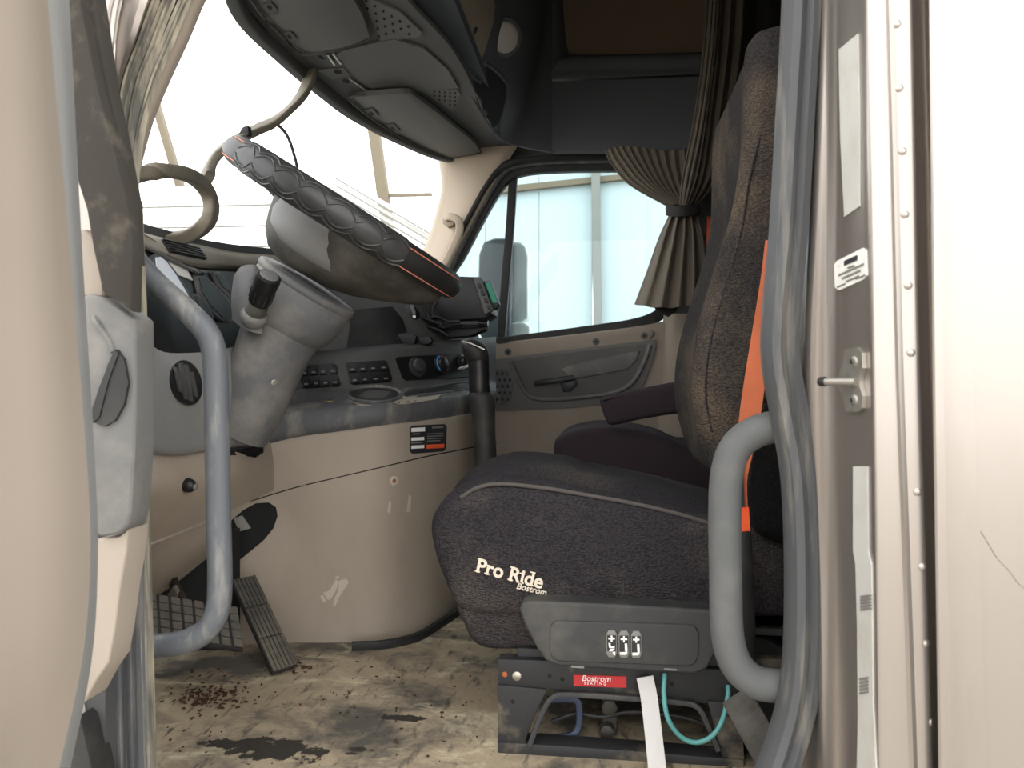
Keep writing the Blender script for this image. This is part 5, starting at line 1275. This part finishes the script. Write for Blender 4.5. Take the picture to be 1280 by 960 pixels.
# ================================================================== OUTSIDE
mr_ = thing('side_mirror', 'grey passenger side mirror outside the far window', 'mirror', P(628, 420, 3.3))
prism('housing', [(598, 318), (604, 302), (618, 297), (634, 297), (640, 303), (638, 424), (602, 424), (596, 410)], 3.25, .16, 'mirror_shell', mr_, bevel=.02, seg=3)
prism('rear_shell', [(634, 300), (650, 301), (657, 308), (660, 320), (660, 398), (652, 402), (632, 402)], 3.32, .10, 'mirror_white', mr_, bevel=.012, seg=3)
prism('lower_mirror', [(632, 404), (656, 403), (662, 408), (662, 424), (632, 428)], 3.3, .10, 'mirror_white', mr_, bevel=.01, seg=3)
sweep('mirror_arm', [(626, 424, 3.3), (630, 470, 3.25), (634, 520, 3.1)], circ(.016, 10), 'rubber_dark', mr_, sub=3)

bd = thing('sided_building', 'white sided building beyond the windscreen with stepped eave', 'building', Vector((-6, 9.5, -1.4)))
BY = 9.6
for k in range(16):
    y0, y1 = 206 + k * 26, 206 + (k + 1) * 26 - 1.9
    if k < 1:
        continue
    prism('siding_board', [(-260, y0 + 12), (420, y0 - 3), (420, y1 - 3), (-260, y1 + 12)], BY - (k % 2) * .0, .05, 'siding_white', bd, bevel=.012, seg=1)
    prism('siding_board', [(422, y0 - 3), (640, y0 - 8), (640, y1 - 8), (422, y1 - 3)], BY + .03, .05, 'siding_white', bd, bevel=.012, seg=1) if y0 > 300 else None
prism('wall_backing', [(-260, 232), (640, 232), (640, 600), (-260, 600)], BY + .12, .04, 'under_dark', bd) if False else None
for k in range(3):
    prism('eave_board', [(419, 216 + k * 9), (546, 290 + k * 9), (620, 333 + k * 9), (620, 341 + k * 9), (546, 298 + k * 9), (419, 223 + k * 9)], BY - .3 + .06 * k, .12, 'siding_white', bd, bevel=.015, seg=1)
for k in range(3):
    prism('eave_shadow_line', [(419, 221.5 + k * 9), (546, 296 + k * 9), (620, 339 + k * 9), (620, 341.6 + k * 9), (546, 298.6 + k * 9), (419, 223.8 + k * 9)], BY - .32, .03, 'post_grey', bd)  # grey strips painted as shadow lines between the eave boards
prism('wall_backing', [(-260, 246), (419, 232), (419, 600), (-260, 600)], BY + .045, .04, 'post_grey', bd)
prism('gable', [(419, 244), (640, 372), (640, 560), (419, 560)], BY + .08, .05, 'siding_white', bd)
po = thing('post', 'slanting tan post left of the loose rubber loop', 'post', P(200, 205, 9.0), 'tan posts outside')
prism('beam', [(150, 0), (158, 0), (318, 540), (308, 540), (246, 640), (230, 640), (304, 540)][:2] + [(325, 560), (314, 560)], 10.6, .12, 'post_paint', po, bevel=.01)
po = thing('post', 'tan post standing between the sun visor and white eave', 'post', P(475, 245, 8.8), 'tan posts outside')
prism('beam', [(436, 0), (450, 0), (530, 566), (516, 566)], 10.6, .15, 'post_paint', po, bevel=.01)
prism('rail', [(484, 242), (560, 240), (560, 244), (484, 246)], 10.65, .05, 'post_paint', po)
wr = thing('warehouse', 'pale blue sheet metal wall filling the passenger window', 'building', P(740, 700, 6.5))
for k in range(7):
    x0 = 540 + k * 67
    prism('wall_sheet', [(x0, 60), (x0 + 66.5, 60), (x0 + 66.5, 760), (x0, 760)], 6.5, .05, 'sheet_pale', wr, bevel=.006, seg=1)
prism('upright', [(737, 60), (748, 60), (757, 760), (746, 760)], 6.4, .10, 'post_grey', wr, bevel=.008)
prism('rail', [(560, 240), (760, 219), (900, 206), (900, 212), (760, 226), (560, 248)], 6.44, .05, 'post_paint', wr)

# ================================================================== LITTER ON THE FLOOR
random.seed(3)
vv, ff = [], []
def chip(px, py, s):
    c = P(px, py, Z=.002)
    a = random.uniform(0, math.pi); w = s * random.uniform(.4, .8)
    e1 = Vector((math.cos(a), math.sin(a), random.uniform(-.2, .2))) * s; e2 = Vector((-math.sin(a), math.cos(a), random.uniform(-.2, .2))) * w
    k = len(vv)
    for q in (c - e1 - e2, c + e1 - e2 * .6, c + e1 * 1.2 + e2, c - e1 * .7 + e2):
        vv.append(Vector((q.x, q.y, max(.0006, q.z))))
    for q in (c - e1 - e2, c + e1 - e2 * .6, c + e1 * 1.2 + e2, c - e1 * .7 + e2):
        vv.append(Vector((q.x, q.y, max(.0006, q.z) + .0015)))
    ff.extend([(k, k + 1, k + 2, k + 3), (k + 4, k + 7, k + 6, k + 5)] + [(k + i, k + 4 + i, k + 4 + (i + 1) % 4, k + (i + 1) % 4) for i in range(4)])
for _ in range(170):
    chip(random.gauss(262, 22), random.gauss(872, 9) , random.uniform(.0012, .0038))
for _ in range(90):
    chip(random.uniform(190, 600), random.uniform(815, 955), random.uniform(.001, .003))
for _ in range(14):
    chip(random.gauss(375, 8), random.gauss(833, 5), random.uniform(.002, .006))
lf = mesh_obj('leaf_litter', vv, ff, 'leaf_debris', None, 0)
tag(lf, 'scattered brown leaf crumbs on the muddy floor', 'litter', kind='stuff')
